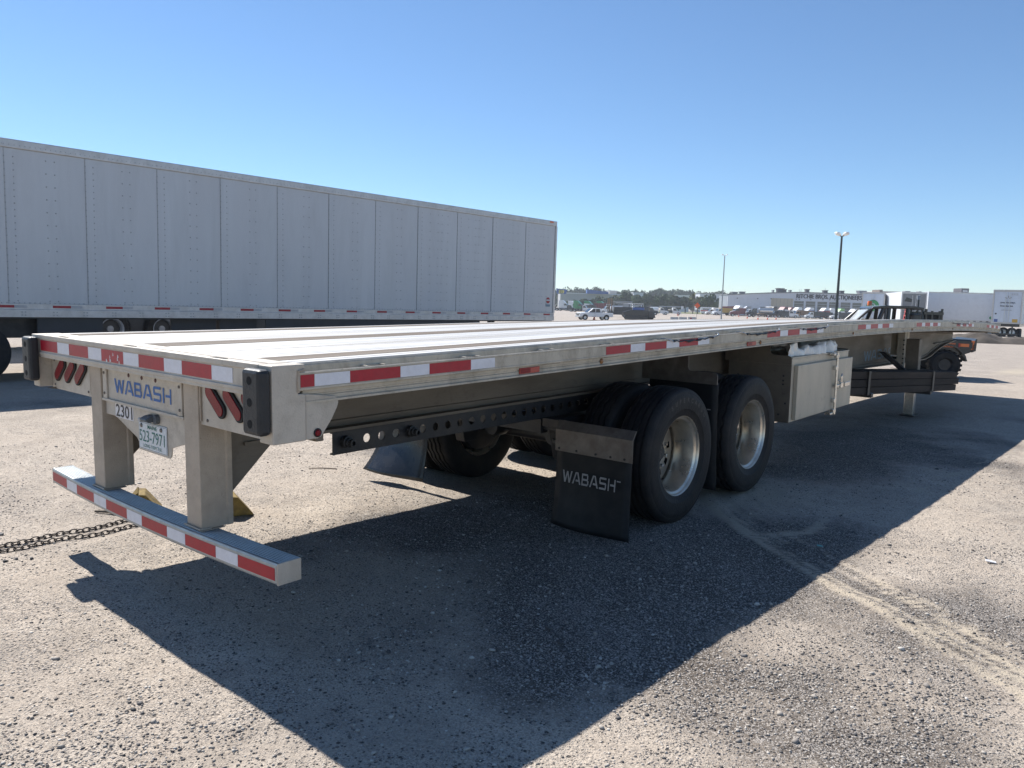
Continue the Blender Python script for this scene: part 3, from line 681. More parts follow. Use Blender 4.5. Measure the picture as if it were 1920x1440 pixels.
for s in (-1, 1):
    obj('bar_end_cap', MB().box(s * bw, s * (bw + .005), .046 + bar_y(s * bw), .160 + bar_y(s * bw), .4435, .538), SILL, tr, bevel=.008)
x = -bw + .006
lens_ = [.262, .171] * 6
for k, l in enumerate(lens_):
    x1 = min(x + l, bw - .012)
    if x1 - x < .02: break
    pts_ = np.linspace(x + .001, x1 - .001, 5); vs = []; fs = []
    for q in pts_: vs += [(q, .0448 + bar_y(q), .463), (q, .0448 + bar_y(q), .516), (q, .0457 + bar_y(q), .463), (q, .0457 + bar_y(q), .516)]
    for i in range(4):
        a = i * 4; b_ = a + 4; fs += [(a, a + 1, b_ + 1, b_), (a + 1, a + 3, b_ + 3, b_ + 1), (a + 2, a, b_, b_ + 2)]
    fs += [(0, 2, 3, 1), (16, 17, 19, 18)]
    obj('reflective_tape', MB().add(vs, fs), RED if k % 2 == 0 else WHT, tr)
    x = x1
# main beams
def beam_bot(y):
    ys = [.55, 4.2, 6.0, 7.6, 9.5, 12.6, 13.6, 14.0, 14.4, 15.0, 15.6, 16.1]; zs = [.905, .905, .86, .72, .675, .612, .60, .63, .71, .79, .835, .85]
    return float(np.interp(y, ys, zs))
for s in (-1, 1):
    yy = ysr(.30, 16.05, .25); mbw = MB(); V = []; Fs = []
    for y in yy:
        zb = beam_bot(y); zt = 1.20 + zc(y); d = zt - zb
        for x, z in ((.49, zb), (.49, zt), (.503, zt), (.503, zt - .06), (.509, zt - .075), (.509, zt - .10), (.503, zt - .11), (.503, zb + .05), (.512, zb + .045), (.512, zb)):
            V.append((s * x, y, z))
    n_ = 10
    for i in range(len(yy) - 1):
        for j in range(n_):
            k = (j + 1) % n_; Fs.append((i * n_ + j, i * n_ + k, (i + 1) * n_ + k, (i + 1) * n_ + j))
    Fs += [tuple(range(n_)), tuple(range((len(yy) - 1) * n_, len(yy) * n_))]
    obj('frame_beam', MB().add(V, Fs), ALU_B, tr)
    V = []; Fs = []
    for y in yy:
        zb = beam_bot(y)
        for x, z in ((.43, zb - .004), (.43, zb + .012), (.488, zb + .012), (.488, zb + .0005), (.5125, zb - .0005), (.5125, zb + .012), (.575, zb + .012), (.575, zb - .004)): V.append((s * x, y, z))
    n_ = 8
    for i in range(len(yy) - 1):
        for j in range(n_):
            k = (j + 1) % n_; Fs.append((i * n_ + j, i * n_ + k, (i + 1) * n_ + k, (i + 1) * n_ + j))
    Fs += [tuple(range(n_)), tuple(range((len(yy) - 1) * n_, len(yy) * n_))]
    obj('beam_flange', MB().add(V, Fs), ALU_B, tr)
stroke_text('beam_lettering', 'WABASH', .15, 1.75, (.5045, 10.25, .745), (0, 1, 0), (0, -.02, 1), BLUEF, tr, th=.15)
for y in np.arange(.6, 16.0, .41):
    z = zc(y) + 1.19
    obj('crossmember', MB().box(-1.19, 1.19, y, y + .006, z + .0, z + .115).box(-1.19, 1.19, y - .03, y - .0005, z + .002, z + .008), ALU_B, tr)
obj('front_header', MB().box(-1.29, 1.29, LEN, LEN + .03, 1.19 + zc(LEN), H + zc(LEN)), ALU_S, tr, bevel=.003)
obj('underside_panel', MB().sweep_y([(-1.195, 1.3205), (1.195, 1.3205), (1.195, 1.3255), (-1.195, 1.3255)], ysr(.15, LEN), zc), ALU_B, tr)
for y in (11.62,):
    obj('splice_plate', MB().box(.513, .522, 12.30, 12.62, .66, 1.17), ALU_S, tr, bevel=.003)
# slider rail with punched holes
def holed_plate(y0, y1, z0, z1, holes, r, n=20):
    vs = []; fs = []; cells = []
    hs = sorted(holes); edges = [y0] + [(a + b) / 2 for a, b in zip(hs[:-1], hs[1:])] + [y1]
    for h, a, b in zip(hs, edges[:-1], edges[1:]):
        zm = (z0 + z1) / 2; o = len(vs); out = []
        for k in range(n):
            q = 2 * math.pi * k / n; c, s_ = math.cos(q), math.sin(q)
            tx = ((b - h) if c > 0 else (h - a)) / max(abs(c), 1e-9); tz = (z1 - z0) / 2 / max(abs(s_), 1e-9); t = min(tx, tz)
            vs.append((h + r * c, zm + r * s_)); out.append((h + t * c, zm + t * s_))
        vs += out
        for k in range(n):
            k2 = (k + 1) % n; fs.append((o + k, o + k2, o + n + k2, o + n + k))
        corners = [(b, z1), (a, z1), (a, z0), (b, z0)]
        for ci, (cy, cz) in enumerate(corners):
            qa = math.atan2(cz - zm, cy - h) % (2 * math.pi); k = int(qa / (2 * math.pi) * n) % n
            p1 = out[k]; p2 = out[(k + 1) % n]
            if not ((abs(p1[0] - p2[0]) < 1e-6) or (abs(p1[1] - p2[1]) < 1e-6)):
                vs.append((cy, cz)); fs.append((o + n + k, o + n + (k + 1) % n, len(vs) - 1))
    return vs, fs
holes = [.97 + .1063 * i for i in range(1, 28)]
v2, f2 = holed_plate(.845, 4.0, .772, .888, holes, .0255)
for s in (-1, 1):
    vs = [(s * .520, y, z) for y, z in v2] + [(s * .528, y, z) for y, z in v2]; n0 = len(v2)
    fs = [f for f in f2] + [tuple(i + n0 for i in f[::-1]) for f in f2]
    ho = 0
    mb = MB().add(vs, fs)
    for h in holes:
        mb.lathe([(.0255, s * .520), (.0255, s * .528)], 20, (0, h, .83), 'x')
    mb.box(s * .520, s * .528, .8448, .845, .772, .888)
    mb.box(s * .4985, s * .5195, .845, 4.0, .880, .8885); mb.box(s * .4985, s * .5285, .845, 4.0, .764, .7715)
    obj('slider_rail', mb, BLKS, tr)
    for y in (.925, 1.395):
        mb = MB(); mb.lathe([(0, .0), (.030, .0), (.034, .002), (.034, .03), (.026, .032), (.026, .05), (.020, .052), (.020, .075), (.012, .076), (.011, .06), (0, .06)], 18, (0, 0, 0), 'x')
        if s < 0: mb.v = [(-a, b, c) for a, b, c in mb.v]
        obj('locking_pin', mb, BLKS, tr, smooth='angle', loc=(s * .5285, y, .83))
# tandem bogie
for s in (-1, 1):
    obj('bogie_rail', MB().box(s * .47, s * .60, 2.75, 5.35, .66, .755), BLKS, tr, bevel=.006)
    for y in (2.95, 4.0, 5.1):
        obj('spring_hanger', MB().prism([(y - .13, .66), (y + .13, .66), (y + .09, .42), (y - .06, .42)], 'x', s * .46, s * .56), BLKS, tr, bevel=.006)
    for y in (3.342, 4.574):
        obj('leaf_spring', MB().box(s * .49, s * .55, y - .52, y + .52, .545, .59), BLKS, tr, bevel=.01)
        obj('brake_chamber', MB().lathe([(0, -.09), (.07, -.09), (.085, -.05), (.085, .05), (.07, .09), (0, .09)], 20, (s * .32, y - .2, .55), 'y'), BLKS, tr, smooth='angle')
for y in (3.342, 4.574):
    obj('axle', MB().tube([(-.9, y, .4995), (.9, y, .4995)], .065, 16), BLKS, tr, smooth='angle')
obj('bogie_cross_tube', MB().box(-.47, .47, 2.72, 2.80, .64, .74), BLKS, tr); obj('bogie_cross_tube', MB().box(-.46, .46, 3.95, 4.05, .64, .74), BLKS, tr)
obj('air_tank', MB().lathe([(0, -.38), (.08, -.37), (.11, -.33), (.11, .33), (.08, .37), (0, .38)], 20, (0, 2.3, .98), 'x'), BLKS, tr, smooth='angle')
for i, pts in enumerate(([(.44, .95, 1.02), (.43, 1.4, .93), (.43, 2.0, .90), (.42, 2.6, .84), (.40, 3.0, .66)], [(.46, 1.6, .98), (.46, 2.2, .87), (.45, 2.9, .83), (.44, 3.5, .80), (.36, 4.2, .64)], [(.60, 2.76, .70), (.62, 2.95, .60), (.60, 3.15, .52)], [(.60, 4.02, .70), (.63, 4.2, .58), (.60, 4.4, .52)])):
    obj('air_hose', MB().tube(pts, .011, 8), BLKR, tr, smooth='angle')
# wheels
RT = .4995
def tyre_mb(zig=False, lug=False):
    pr = [(.292, -.118), (.300, -.122), (.36, -.136), (.42, -.139), (.455, -.134), (.478, -.124), (.490, -.112)]
    gs = (-.075, -.026, .026, .075)
    for g in gs:
        pr += [(.4985 if abs(g) < .05 else .4965, g - .0105), (.478, g - .007), (.478, g + .007), (.4985 if abs(g) < .05 else .4965, g + .0105)]
    pr += [(.490, .112), (.478, .124), (.462, .1315), (.455, .1312), (.452, .1335), (.42, .139), (.36, .136), (.345, .1345), (.342, .1315), (.300, .122), (.292, .118)]
    n = 96 if not zig else 120
    wob = None
    if zig:
        wob = lambda i, j: (.005 if (i // 2) % 2 else -.005) if 7 <= j <= 22 else 0
    mb = MB().lathe(pr, n, (0, 0, 0), 'x', wob)
    return mb
def rim_mb():
    # outboard side is +X: deep dish, flange at +0.118
    return MB().lathe([(.286, -.115), (.294, -.118), (.294, -.124), (.300, -.124)][:3] + [(.270, -.105), (.250, -.05), (.252, .02), (.268, .085), (.283, .098), (.286, .112), (.2925, .1185), (.2965, .1185), (.2965, .112)], 64, (0, 0, 0), 'x')
def disc_mb():
    # wheel centre, set far inboard, with round hand holes
    mb = MB(); n = 10; rin, rout, rh = .115, .2508, .022; xa = -.098
    N_ = 80; vs = []; fs = []
    for i in range(N_):
        a = 2 * math.pi * i / N_
        vs += [(xa + .012, rin * math.cos(a), rin * math.sin(a)), (xa + .010, .165 * math.cos(a), .165 * math.sin(a)), (xa - .0, .225 * math.cos(a), .225 * math.sin(a)), (xa + .004, rout * math.cos(a), rout * math.sin(a))]
    for i in range(N_):
        k = (i + 1) % N_; hole = (i % 8) in (0, 1, 2)
        for j in range(3):
            if j == 1 and hole: continue
            fs.append((i * 4 + j, i * 4 + j + 1, k * 4 + j + 1, k * 4 + j))
    return mb.add(vs, fs)
def make_wheel(zig, dish):
    w = empty('wheel', tr)
    obj('tyre', tyre_mb(zig), TYRE, w, smooth='angle')
    sgn = 1 if dish else -1
    def fl(mb):
        if sgn < 0: mb.v = [(-a, b, c) for a, b, c in mb.v]
        return mb
    r_ = obj('rim', fl(rim_mb()), RIM, w, smooth='angle'); obj('wheel_disc', fl(disc_mb()), RIM, w, smooth='angle')
    return w
hubm = lambda: MB().lathe([(0, .045), (.035, .045), (.050, .040), (.056, .02), (.058, -.02), (.085, -.025), (.10, -.05), (.118, -.052)], 28, (-.078, 0, 0), 'x')
w_out1 = make_wheel(False, True); w_out1.location = (1.155, 3.342, RT)
w_out2 = make_wheel(True, True); w_out2.location = (1.155, 4.574, RT)
for w in (w_out1, w_out2):
    obj('hub', hubm(), BLKS, w, smooth='angle')
    for k in range(10):
        a = 2 * math.pi * (k + .5) / 10
        obj('lug_nut', MB().lathe([(0, .02), (.013, .02), (.015, 0)], 6, (-.086, .14 * math.cos(a), .14 * math.sin(a)), 'x'), CHROME, w)
    obj('valve_stem', MB().tube([(-.035, .20, .06), (-.01, .205, .062), (.02, .212, .065)], .005, 6), CHROME, w)
w_in = make_wheel(True, False); w_in.location = (.815, 3.342, RT)
obj('brake_drum', MB().lathe([(0, -.135), (.20, -.135), (.235, -.125), (.247, -.10), (.247, .04), (.0, .04)], 36, (0, 0, 0), 'x'), BLKS, w_in, smooth='angle')
dup(w_in, tr, (.815, 4.574, RT), (.4, 0, 0))
for y in (3.342, 4.574):
    for x in (-.815, -1.155): dup(w_in, tr, (x, y, RT), (.7 + x, 0, 0 if x < -1 else math.pi))
# raised lettering on the outer rear tyre
word = 'SUPERCARGO'
for i, ch in enumerate(word):
    a = R(118 - i * 8.2); c = Vector((1.155 + .1368, 3.342 + .395 * math.cos(a), RT + .395 * math.sin(a)))
    text('tyre_lettering', ch, .032, c, (0, math.sin(a), -math.cos(a)), (0, math.cos(a), math.sin(a)), TTEXT, tr, bold=.01, thick=.0035)
# mud flaps
def flap(x0, x1, y, ztop, zbot, bend, mat, name='mud_flap', curl=0.0, skew=0.0):
    nx_, nz_ = 10, 16; vs = []; fs = []
    for j in range(nz_ + 1):
        t = j / nz_; z = ztop + (zbot - ztop) * t
        for i in range(nx_ + 1):
            u_ = i / nx_; x = x0 + (x1 - x0) * u_ + skew * t * t + (.03 * t * t * (u_ - .2))
            yy = y + bend * (t ** 1.6) * (1 + .5 * math.sin(u_ * 3)) + .012 * math.sin(u_ * 5 + t * 3) * t + curl * max(0, t - .45) ** 1.5 * (1.2 - .9 * u_)
            vs.append((x, yy, z + (.10 * curl * -1 * (t ** 3) * (1 - u_) if curl else 0)))
    for j in range(nz_):
        for i in range(nx_): a = j * (nx_ + 1) + i; fs.append((a, a + 1, a + nx_ + 2, a + nx_ + 1))
    o = obj(name, MB().add(vs, fs), mat, tr, smooth=True)
    so = o.modifiers.new('thickness', 'SOLIDIFY'); so.thickness = .009; so.offset = 1
    return o
fl1 = flap(.675, 1.288, 2.655, .60, .035, -.055, FLAP)
stroke_text('flap_lettering', 'WABASH', .082, .43, (.765, 2.630, .352), (1, 0, 0), (0, 0, 1), GREYT, fl1, th=.16, fun=lambda p: Vector((p.x, p.y - .060 * ((.60 - p.z) / .565) ** 1.6 - .004, p.z)), tm=True)
def bracket_mb(x0, x1, y, za, zb, zc_, s=1):
    return MB().prism([(y, za), (y + .002, zb + .0), (y - .035, zc_), (y - .041, zc_), (y - .006, zb), (y - .008, za)][::1], 'x', x0, x1)
br = obj('flap_bracket', MB().prism([(2.643, .555), (2.649, .555), (2.649, .705), (2.690, .765), (2.684, .768), (2.643, .708)], 'x', .665, 1.300), RUST, fl1, bevel=.002)
for x in (.70, .85, 1.01, 1.13, 1.24):
    obj('bolt', MB().lathe([(0, -.006), (.008, -.005), (.009, 0)], 6, (x, 2.6425, .575), 'y'), BLKS, fl1)
obj('flap_arm', MB().box(.50, .70, 2.70, 2.74, .70, .76), BLKS, tr, bevel=.003)
fl2 = flap(-1.26, -.66, 2.66, .62, .10, -.05, M('flap_rubber_glossy', (.016, .018, .022), .28, 0, .2, 6, .08, 30, rvar=.08), curl=-.26, skew=-.02)
obj('flap_bracket', MB().prism([(2.643, .555), (2.649, .555), (2.649, .705), (2.690, .765), (2.684, .768), (2.643, .708)], 'x', -1.27, -.65), RUST, fl2, bevel=.002)
fl3 = flap(.62, 1.235, 3.985, .98, .12, -.02, FLAP)
stroke_text('flap_lettering', 'WABASH', .082, .43, (.72, 3.968, .69), (1, 0, 0), (0, 0, 1), GREYT, fl3, th=.16, tm=True)
obj('flap_bracket', MB().prism([(.56, 1.23), (.985, 1.23), (.985, 1.085), (.992, 1.068), (1.01, 1.060), (1.215, 1.060), (1.232, 1.052), (1.24, 1.035), (1.24, .965), (.56, .965)], 'y', 3.955, 3.963), RUST, fl3, bevel=.0015)
# toolbox
tb = obj('toolbox', MB().box(.64, 1.222, 5.54, 7.17, .480, 1.085), BOX, tr, bevel=.004)
obj('toolbox_lid', MB().box(.636, 1.228, 5.532, 7.178, 1.0855, 1.098), BOX, tb, bevel=.002)
obj('toolbox_hanger', MB().prism([(.56, 1.245), (1.010, 1.245), (1.012, 1.15), (1.02, 1.128), (1.045, 1.115), (1.19, 1.112), (1.21, 1.105), (1.222, 1.085), (1.222, 1.03), (.56, 1.03)], 'y', 5.522, 5.530), ALU_B, tb, bevel=.001)
obj('toolbox_hanger', MB().prism([(.56, 1.245), (1.010, 1.245), (1.012, 1.15), (1.02, 1.128), (1.045, 1.115), (1.19, 1.112), (1.21, 1.105), (1.222, 1.085), (1.222, 1.03), (.56, 1.03)], 'y', 7.180, 7.188), ALU_B, tb, bevel=.001)
obj('toolbox_end_panel', MB().box(.60, 1.2215, 5.531, 5.5385, .476, 1.028), ALU_B, tb)
for x, z in ((.70, .9), (.74, .62), (.92, .85), (1.15, .92), (1.15, .875), (1.15, .84), (.85, .70), (1.18, .66), (.98, .60), (1.12, .55), (.78, .78)):
    obj('rivet', MB().lathe([(0, -.004), (.008, -.003), (.010, 0)], 8, (x, 5.5308, z), 'y'), BLKS, tb)
dr = obj('toolbox_door', MB().box(1.2225, 1.262, 5.60, 7.20, .500, 1.022), BOX, tb, bevel=.006)
lb = obj('latch_bar', MB().tube([(1.292, 6.60, .455), (1.292, 6.60, 1.10)], .013, 12), CHROME, tb, smooth='angle')
mb = MB()
for z in (.49, .60, .94, 1.06): mb.box(1.2625, 1.30, 6.565, 6.635, z - .022, z + .022)
mb.box(1.23, 1.29, 6.52, 6.66, 1.068, 1.098); mb.box(1.23, 1.29, 6.50, 6.65, .452, .478)
obj('latch_guide', mb, CHROME, tb, bevel=.006)
obj('latch_handle', MB().box(1.282, 1.300, 6.60, 6.95, .735, .762).box(1.2625, 1.285, 6.70, 6.82, .715, .80).box(1.30, 1.312, 6.84, 7.0, .725, .775), CHROME, tb, bevel=.005)
obj('padlock', MB().tube([(1.30, 6.74, .78), (1.30, 6.735, .845), (1.30, 6.75, .868), (1.30, 6.765, .845), (1.30, 6.77, .78)], .008, 8).box(1.285, 1.31, 6.715, 6.79, .725, .778), CHROME, tb, bevel=.003)
# landing legs and gear
for s in (-1, 1):
    lg = obj('landing_leg', MB().box(s * .80, s * .985, 11.30, 11.46, .235, 1.06), ALU_B, tr, bevel=.008)
    obj('inner_leg', MB().box(s * .825, s * .960, 11.32, 11.44, -.11, .234), CHROME, lg, bevel=.006)
    obj('foot', MB().box(s * .79, s * .995, 11.25, 11.51, -.128, -.1105), BLKS, lg, bevel=.004)
    obj('leg_bracket', MB().box(s * .575, s * .80, 11.32, 11.33, .80, 1.19).box(s * .70, s * .80, 11.20, 11.30, .62, 1.16), ALU_S, lg, bevel=.003)
    for z in np.arange(.62, 1.1, .07): obj('bolt', MB().lathe([(0, -.012), (.012, -.011), (.014, 0)], 6, (s * .79, 11.199, z), 'y'), BLKS, lg)
obj('landing_shaft', MB().tube([(-.8, 11.38, .75), (.8, 11.38, .75)], .022, 10), BLKS, tr)
# kingpin plate at the nose
obj('upper_coupler', MB().box(-.55, .55, 14.4, 16.0, .845, .855), BLKS, tr)
# timber rack arms
for y, x, zb in ((8.9, .98, .385), (10.9, 1.24, .275)):
    obj('rack_arm', MB().prism([(.52, .86), (.60, .86), (x + .03, zb + .05), (x + .03, zb), (x - .04, zb)], 'y', y, y + .09), BLKS, tr, bevel=.004)
    obj('rack_shelf', MB().box(-.3, x, y + .002, y + .088, zb, zb + .03), BLKS, tr)
# the deck is twisted by wear: its left side sags a little towards the middle
for o in list(tr.children):
    if o.type == 'MESH' and o.name.split('.')[0] in ('deck_plank', 'plank_seam', 'wood_strip', 'strip_bolt', 'side_rail', 'rub_rail', 'stake_pocket', 'reflective_tape', 'crossmember', 'underside_panel', 'front_header', 'rail_tab'):
        if o.name.startswith('reflective_tape') and o.data.vertices[0].co.z < .6: continue
        for v in o.data.vertices:
            t = min(max(v.co.y - .2, 0), 14.0); v.co.z -= (.0132 * t - .00030 * t * t) * (1.295 - v.co.x) / 2.59
# ------------------------------------------------------------------ things carried by the trailer
tim = thing('timber_bundle', 'strapped bundle of dark timbers slung under the flatbed beside the landing leg', 'timber', T @ Vector((.90, 10.4, .32)))
tim.rotation_euler = (TILT - .055, 0, -.135)
for r_ in range(3):
    for c_ in range(5):
        l0 = -2.6 - random.random() * .3; l1 = 1.68 + random.uniform(-.12, .16); x0 = -.29 + c_ * .118; z0 = .03 + r_ * .098
        me = obj('timber', MB().box(x0 + random.uniform(0, .01), x0 + .108, l0, l1, z0, z0 + .092), TIMB, tim, bevel=.005)
        me.rotation_euler = (random.uniform(-.002, .002), 0, random.uniform(-.003, .003))
for y in (-1.6, .55):
    obj('strap', MB().box(-.31, .315, y, y + .06, .326, .332).box(.310, .316, y, y + .06, .02, .3255), BLKS, tim)
ps = MB(); nxs, nys = 34, 60; vs = []; fs = []
for j in range(nys + 1):
    for i in range(nxs + 1):
        u_, v_ = i / nxs, j / nys; a = u_ * math.pi
        x = .98 + .22 * -math.cos(a); y = 5.57 + 1.35 * v_
        n1 = float(fbm(np.array(x * 9 + 3), np.array(y * 8), 5, 4)) - .45; n2 = float(fbm(np.array(u_ * 7), np.array(v_ * 16), 9, 3)) - .45
        z = 1.100 + (.105 + .22 * n1) * max(0, math.sin(a)) ** .35 + .10 * n2 * math.sin(a)
        vs.append((x + .16 * n1 + .06 * n2, y, min(1.235, max(z, 1.0995))))
for j in range(nys):
    for i in range(nxs): q = j * (nxs + 1) + i; fs.append((q, q + 1, q + nxs + 2, q + nxs + 1))
so = obj('plastic_sheeting', MB().add([tuple(T @ Vector(v)) for v in vs], fs), POLY, smooth=True)
tag(so, 'crumpled clear plastic sheeting stuffed on top of the flatbed toolbox', 'plastic sheet')
def tarp_strap(y0, y1, label, drop=.010):
    root = thing('rubber_strap', label, 'strap', T @ Vector((1.305, y0, 1.31 + zc(y0))), 0, 'black rubber straps hooked along the rail')
    root.rotation_euler = (TILT, 0, 0); L_ = y1 - y0; dz = zc(y1) - zc(y0)
    pts = [(0, .09 + i * (L_ - .18) / 14, .000 - drop * math.sin(math.pi * i / 14) + dz * i / 14 + .004 * math.sin(i * 2.1)) for i in range(15)]
    rr = [.0042 + (.0052 if i in (0, 5, 6, 9, 14) else 0) for i in range(15)]
    obj('strap_band', MB().tube(pts, rr, 8), BLKR, root, smooth='angle')
    a = pts[0]; b = pts[-1]
    obj('hook', MB().tube([a, (.004, .06, .0), (.004, .03, .012), (.0, .0, .014), (-.012, -.03, .022), (-.03, -.05, .02)], .004, 6), CHROME, root)
    obj('hook', MB().tube([b, (.004, L_ - .06, b[2] + .01), (.004, L_ - .02, b[2] + .016), (0, L_, b[2] + .022), (-.014, L_ + .01, b[2] + .03), (-.03, L_ + .0, b[2] + .026)], .004, 6), CHROME, root)
tarp_strap(3.03, 3.80, 'rubber strap slung over the second tape group, nearest the wheels')
tarp_strap(4.22, 4.98, 'rubber strap just ahead of the red side marker above the plastic sheeting')
tarp_strap(5.45, 6.22, 'rubber strap hooked on the rail directly above the toolbox door')
tarp_strap(11.75, 13.1, 'rubber strap farthest forward, lying across tape near the trailer nose')
# ------------------------------------------------------------------ wheel chocks and chain
def chock(p, rz, label):
    o = thing('wheel_chock', label, 'wheel chock', p, rz, 'yellow wheel chocks on the gravel')
    obj('chock_body', MB().prism([(-.16, 0), (.16, 0), (.03, .16), (-.02, .165)], 'x', -.13, .13), YEL, o, bevel=.008)
    o.scale = (.85, .85, .85)
    mb = MB()
    for k in range(7):
        x = -.115 + k * .034
        mb.prism([(-.163, .004), (-.150, .0), (-.018, .170), (-.03, .180)], 'x', x, x + .022)
    obj('chock_ridge', mb, YEL, o, bevel=.003)
    return o
c1, _ = at(434, 964); c1.z += .01
chock(c1, R(-20), 'yellow wooden wheel chock with chain beside the right guard post')
c2, _ = at(266, 957); c2.z += .0
chock(c2, R(-25), 'ribbed yellow wheel chock half hidden behind the guard bar')
def chain(pts, label):
    o = thing('chain', label, 'chain', pts[0], 0, 'chains on the gravel'); P0 = Vector(pts[0]); P1 = Vector(pts[1])
    d = P1 - P0; n = int(d.length / .036); ux = d.normalized()
    lk = []
    m = MB()
    k = 12
    m.tube([(.026 * math.cos(2 * math.pi * i / k), .013 * math.sin(2 * math.pi * i / k), 0) for i in range(k)], .0038, 6, closed=True)
    first = None; ang = math.atan2(ux.y, ux.x)
    for i in range(n):
        w = .02 * math.sin(i * .21) + .01 * math.sin(i * .57)
        p = d * (i / n) + Vector((-ux.y * w, ux.x * w, 0)); p.z = float(interp_z(np.array([P0.x + p.x]), np.array([P0.y + p.y]))[0]) - P0.z + .012
        rot = (R(12 if i % 2 else 72) + random.uniform(-.2, .2), 0, ang + random.uniform(-.12, .12))
        if first is None: first = obj('link', m, CHAIN, o, smooth=True, loc=p); first.rotation_euler = rot
        else: dup(first, o, p, rot)
    return o
def gp(u, v): p, _ = at(u, v); return p
q0, q1 = gp(-60, 1041), gp(252, 974); chain((q0, q1), 'upper of two dark chains lying on pale gravel left of the guard bar')
q0, q1 = gp(-60, 1050), gp(270, 984); chain((q0, q1), 'lower of two dark chains lying on pale gravel left of the guard bar')
#PART3

# litter
for nm, u_, v_, l, m_, sc in (('paper_scrap', 1857, 1054, 'small white paper scrap on sunlit gravel at the right', STICK, .035), ('plastic_scrap', 1537, 1025, 'tiny teal plastic scrap in the shade beside the tyre track', M('teal_plastic', (.12, .40, .36), .4), .022)):
    p = gp(u_, v_); o = obj(nm, MB().prism([(-sc, -sc * .4), (sc * .7, -sc * .55), (sc, sc * .1), (sc * .2, sc * .5), (-sc * .8, sc * .4)], 'z', .004, .009), m_, loc=p); o.rotation_euler = (.1, .15, .6); tag(o, l, 'scrap')
p = gp(214, 966); o = obj('stick', MB().tube([(-.16, 0, .012), (-.05, .01, .018), (.06, -.004, .014), (.15, .008, .012)], [.008, .011, .010, .006], 7), BARK, loc=p); o.rotation_euler = (0, 0, .45); tag(o, 'short dark stick on pale gravel left of the guard bar', 'stick')
p = gp(604, 880); o = obj('stick', MB().tube([(-.12, 0, .008), (.0, .012, .010), (.13, .0, .008)], [.004, .005, .004], 6), BARK, loc=p); o.rotation_euler = (0, 0, .75); tag(o, 'thin straight twig on sunlit gravel below the corner plate', 'stick')
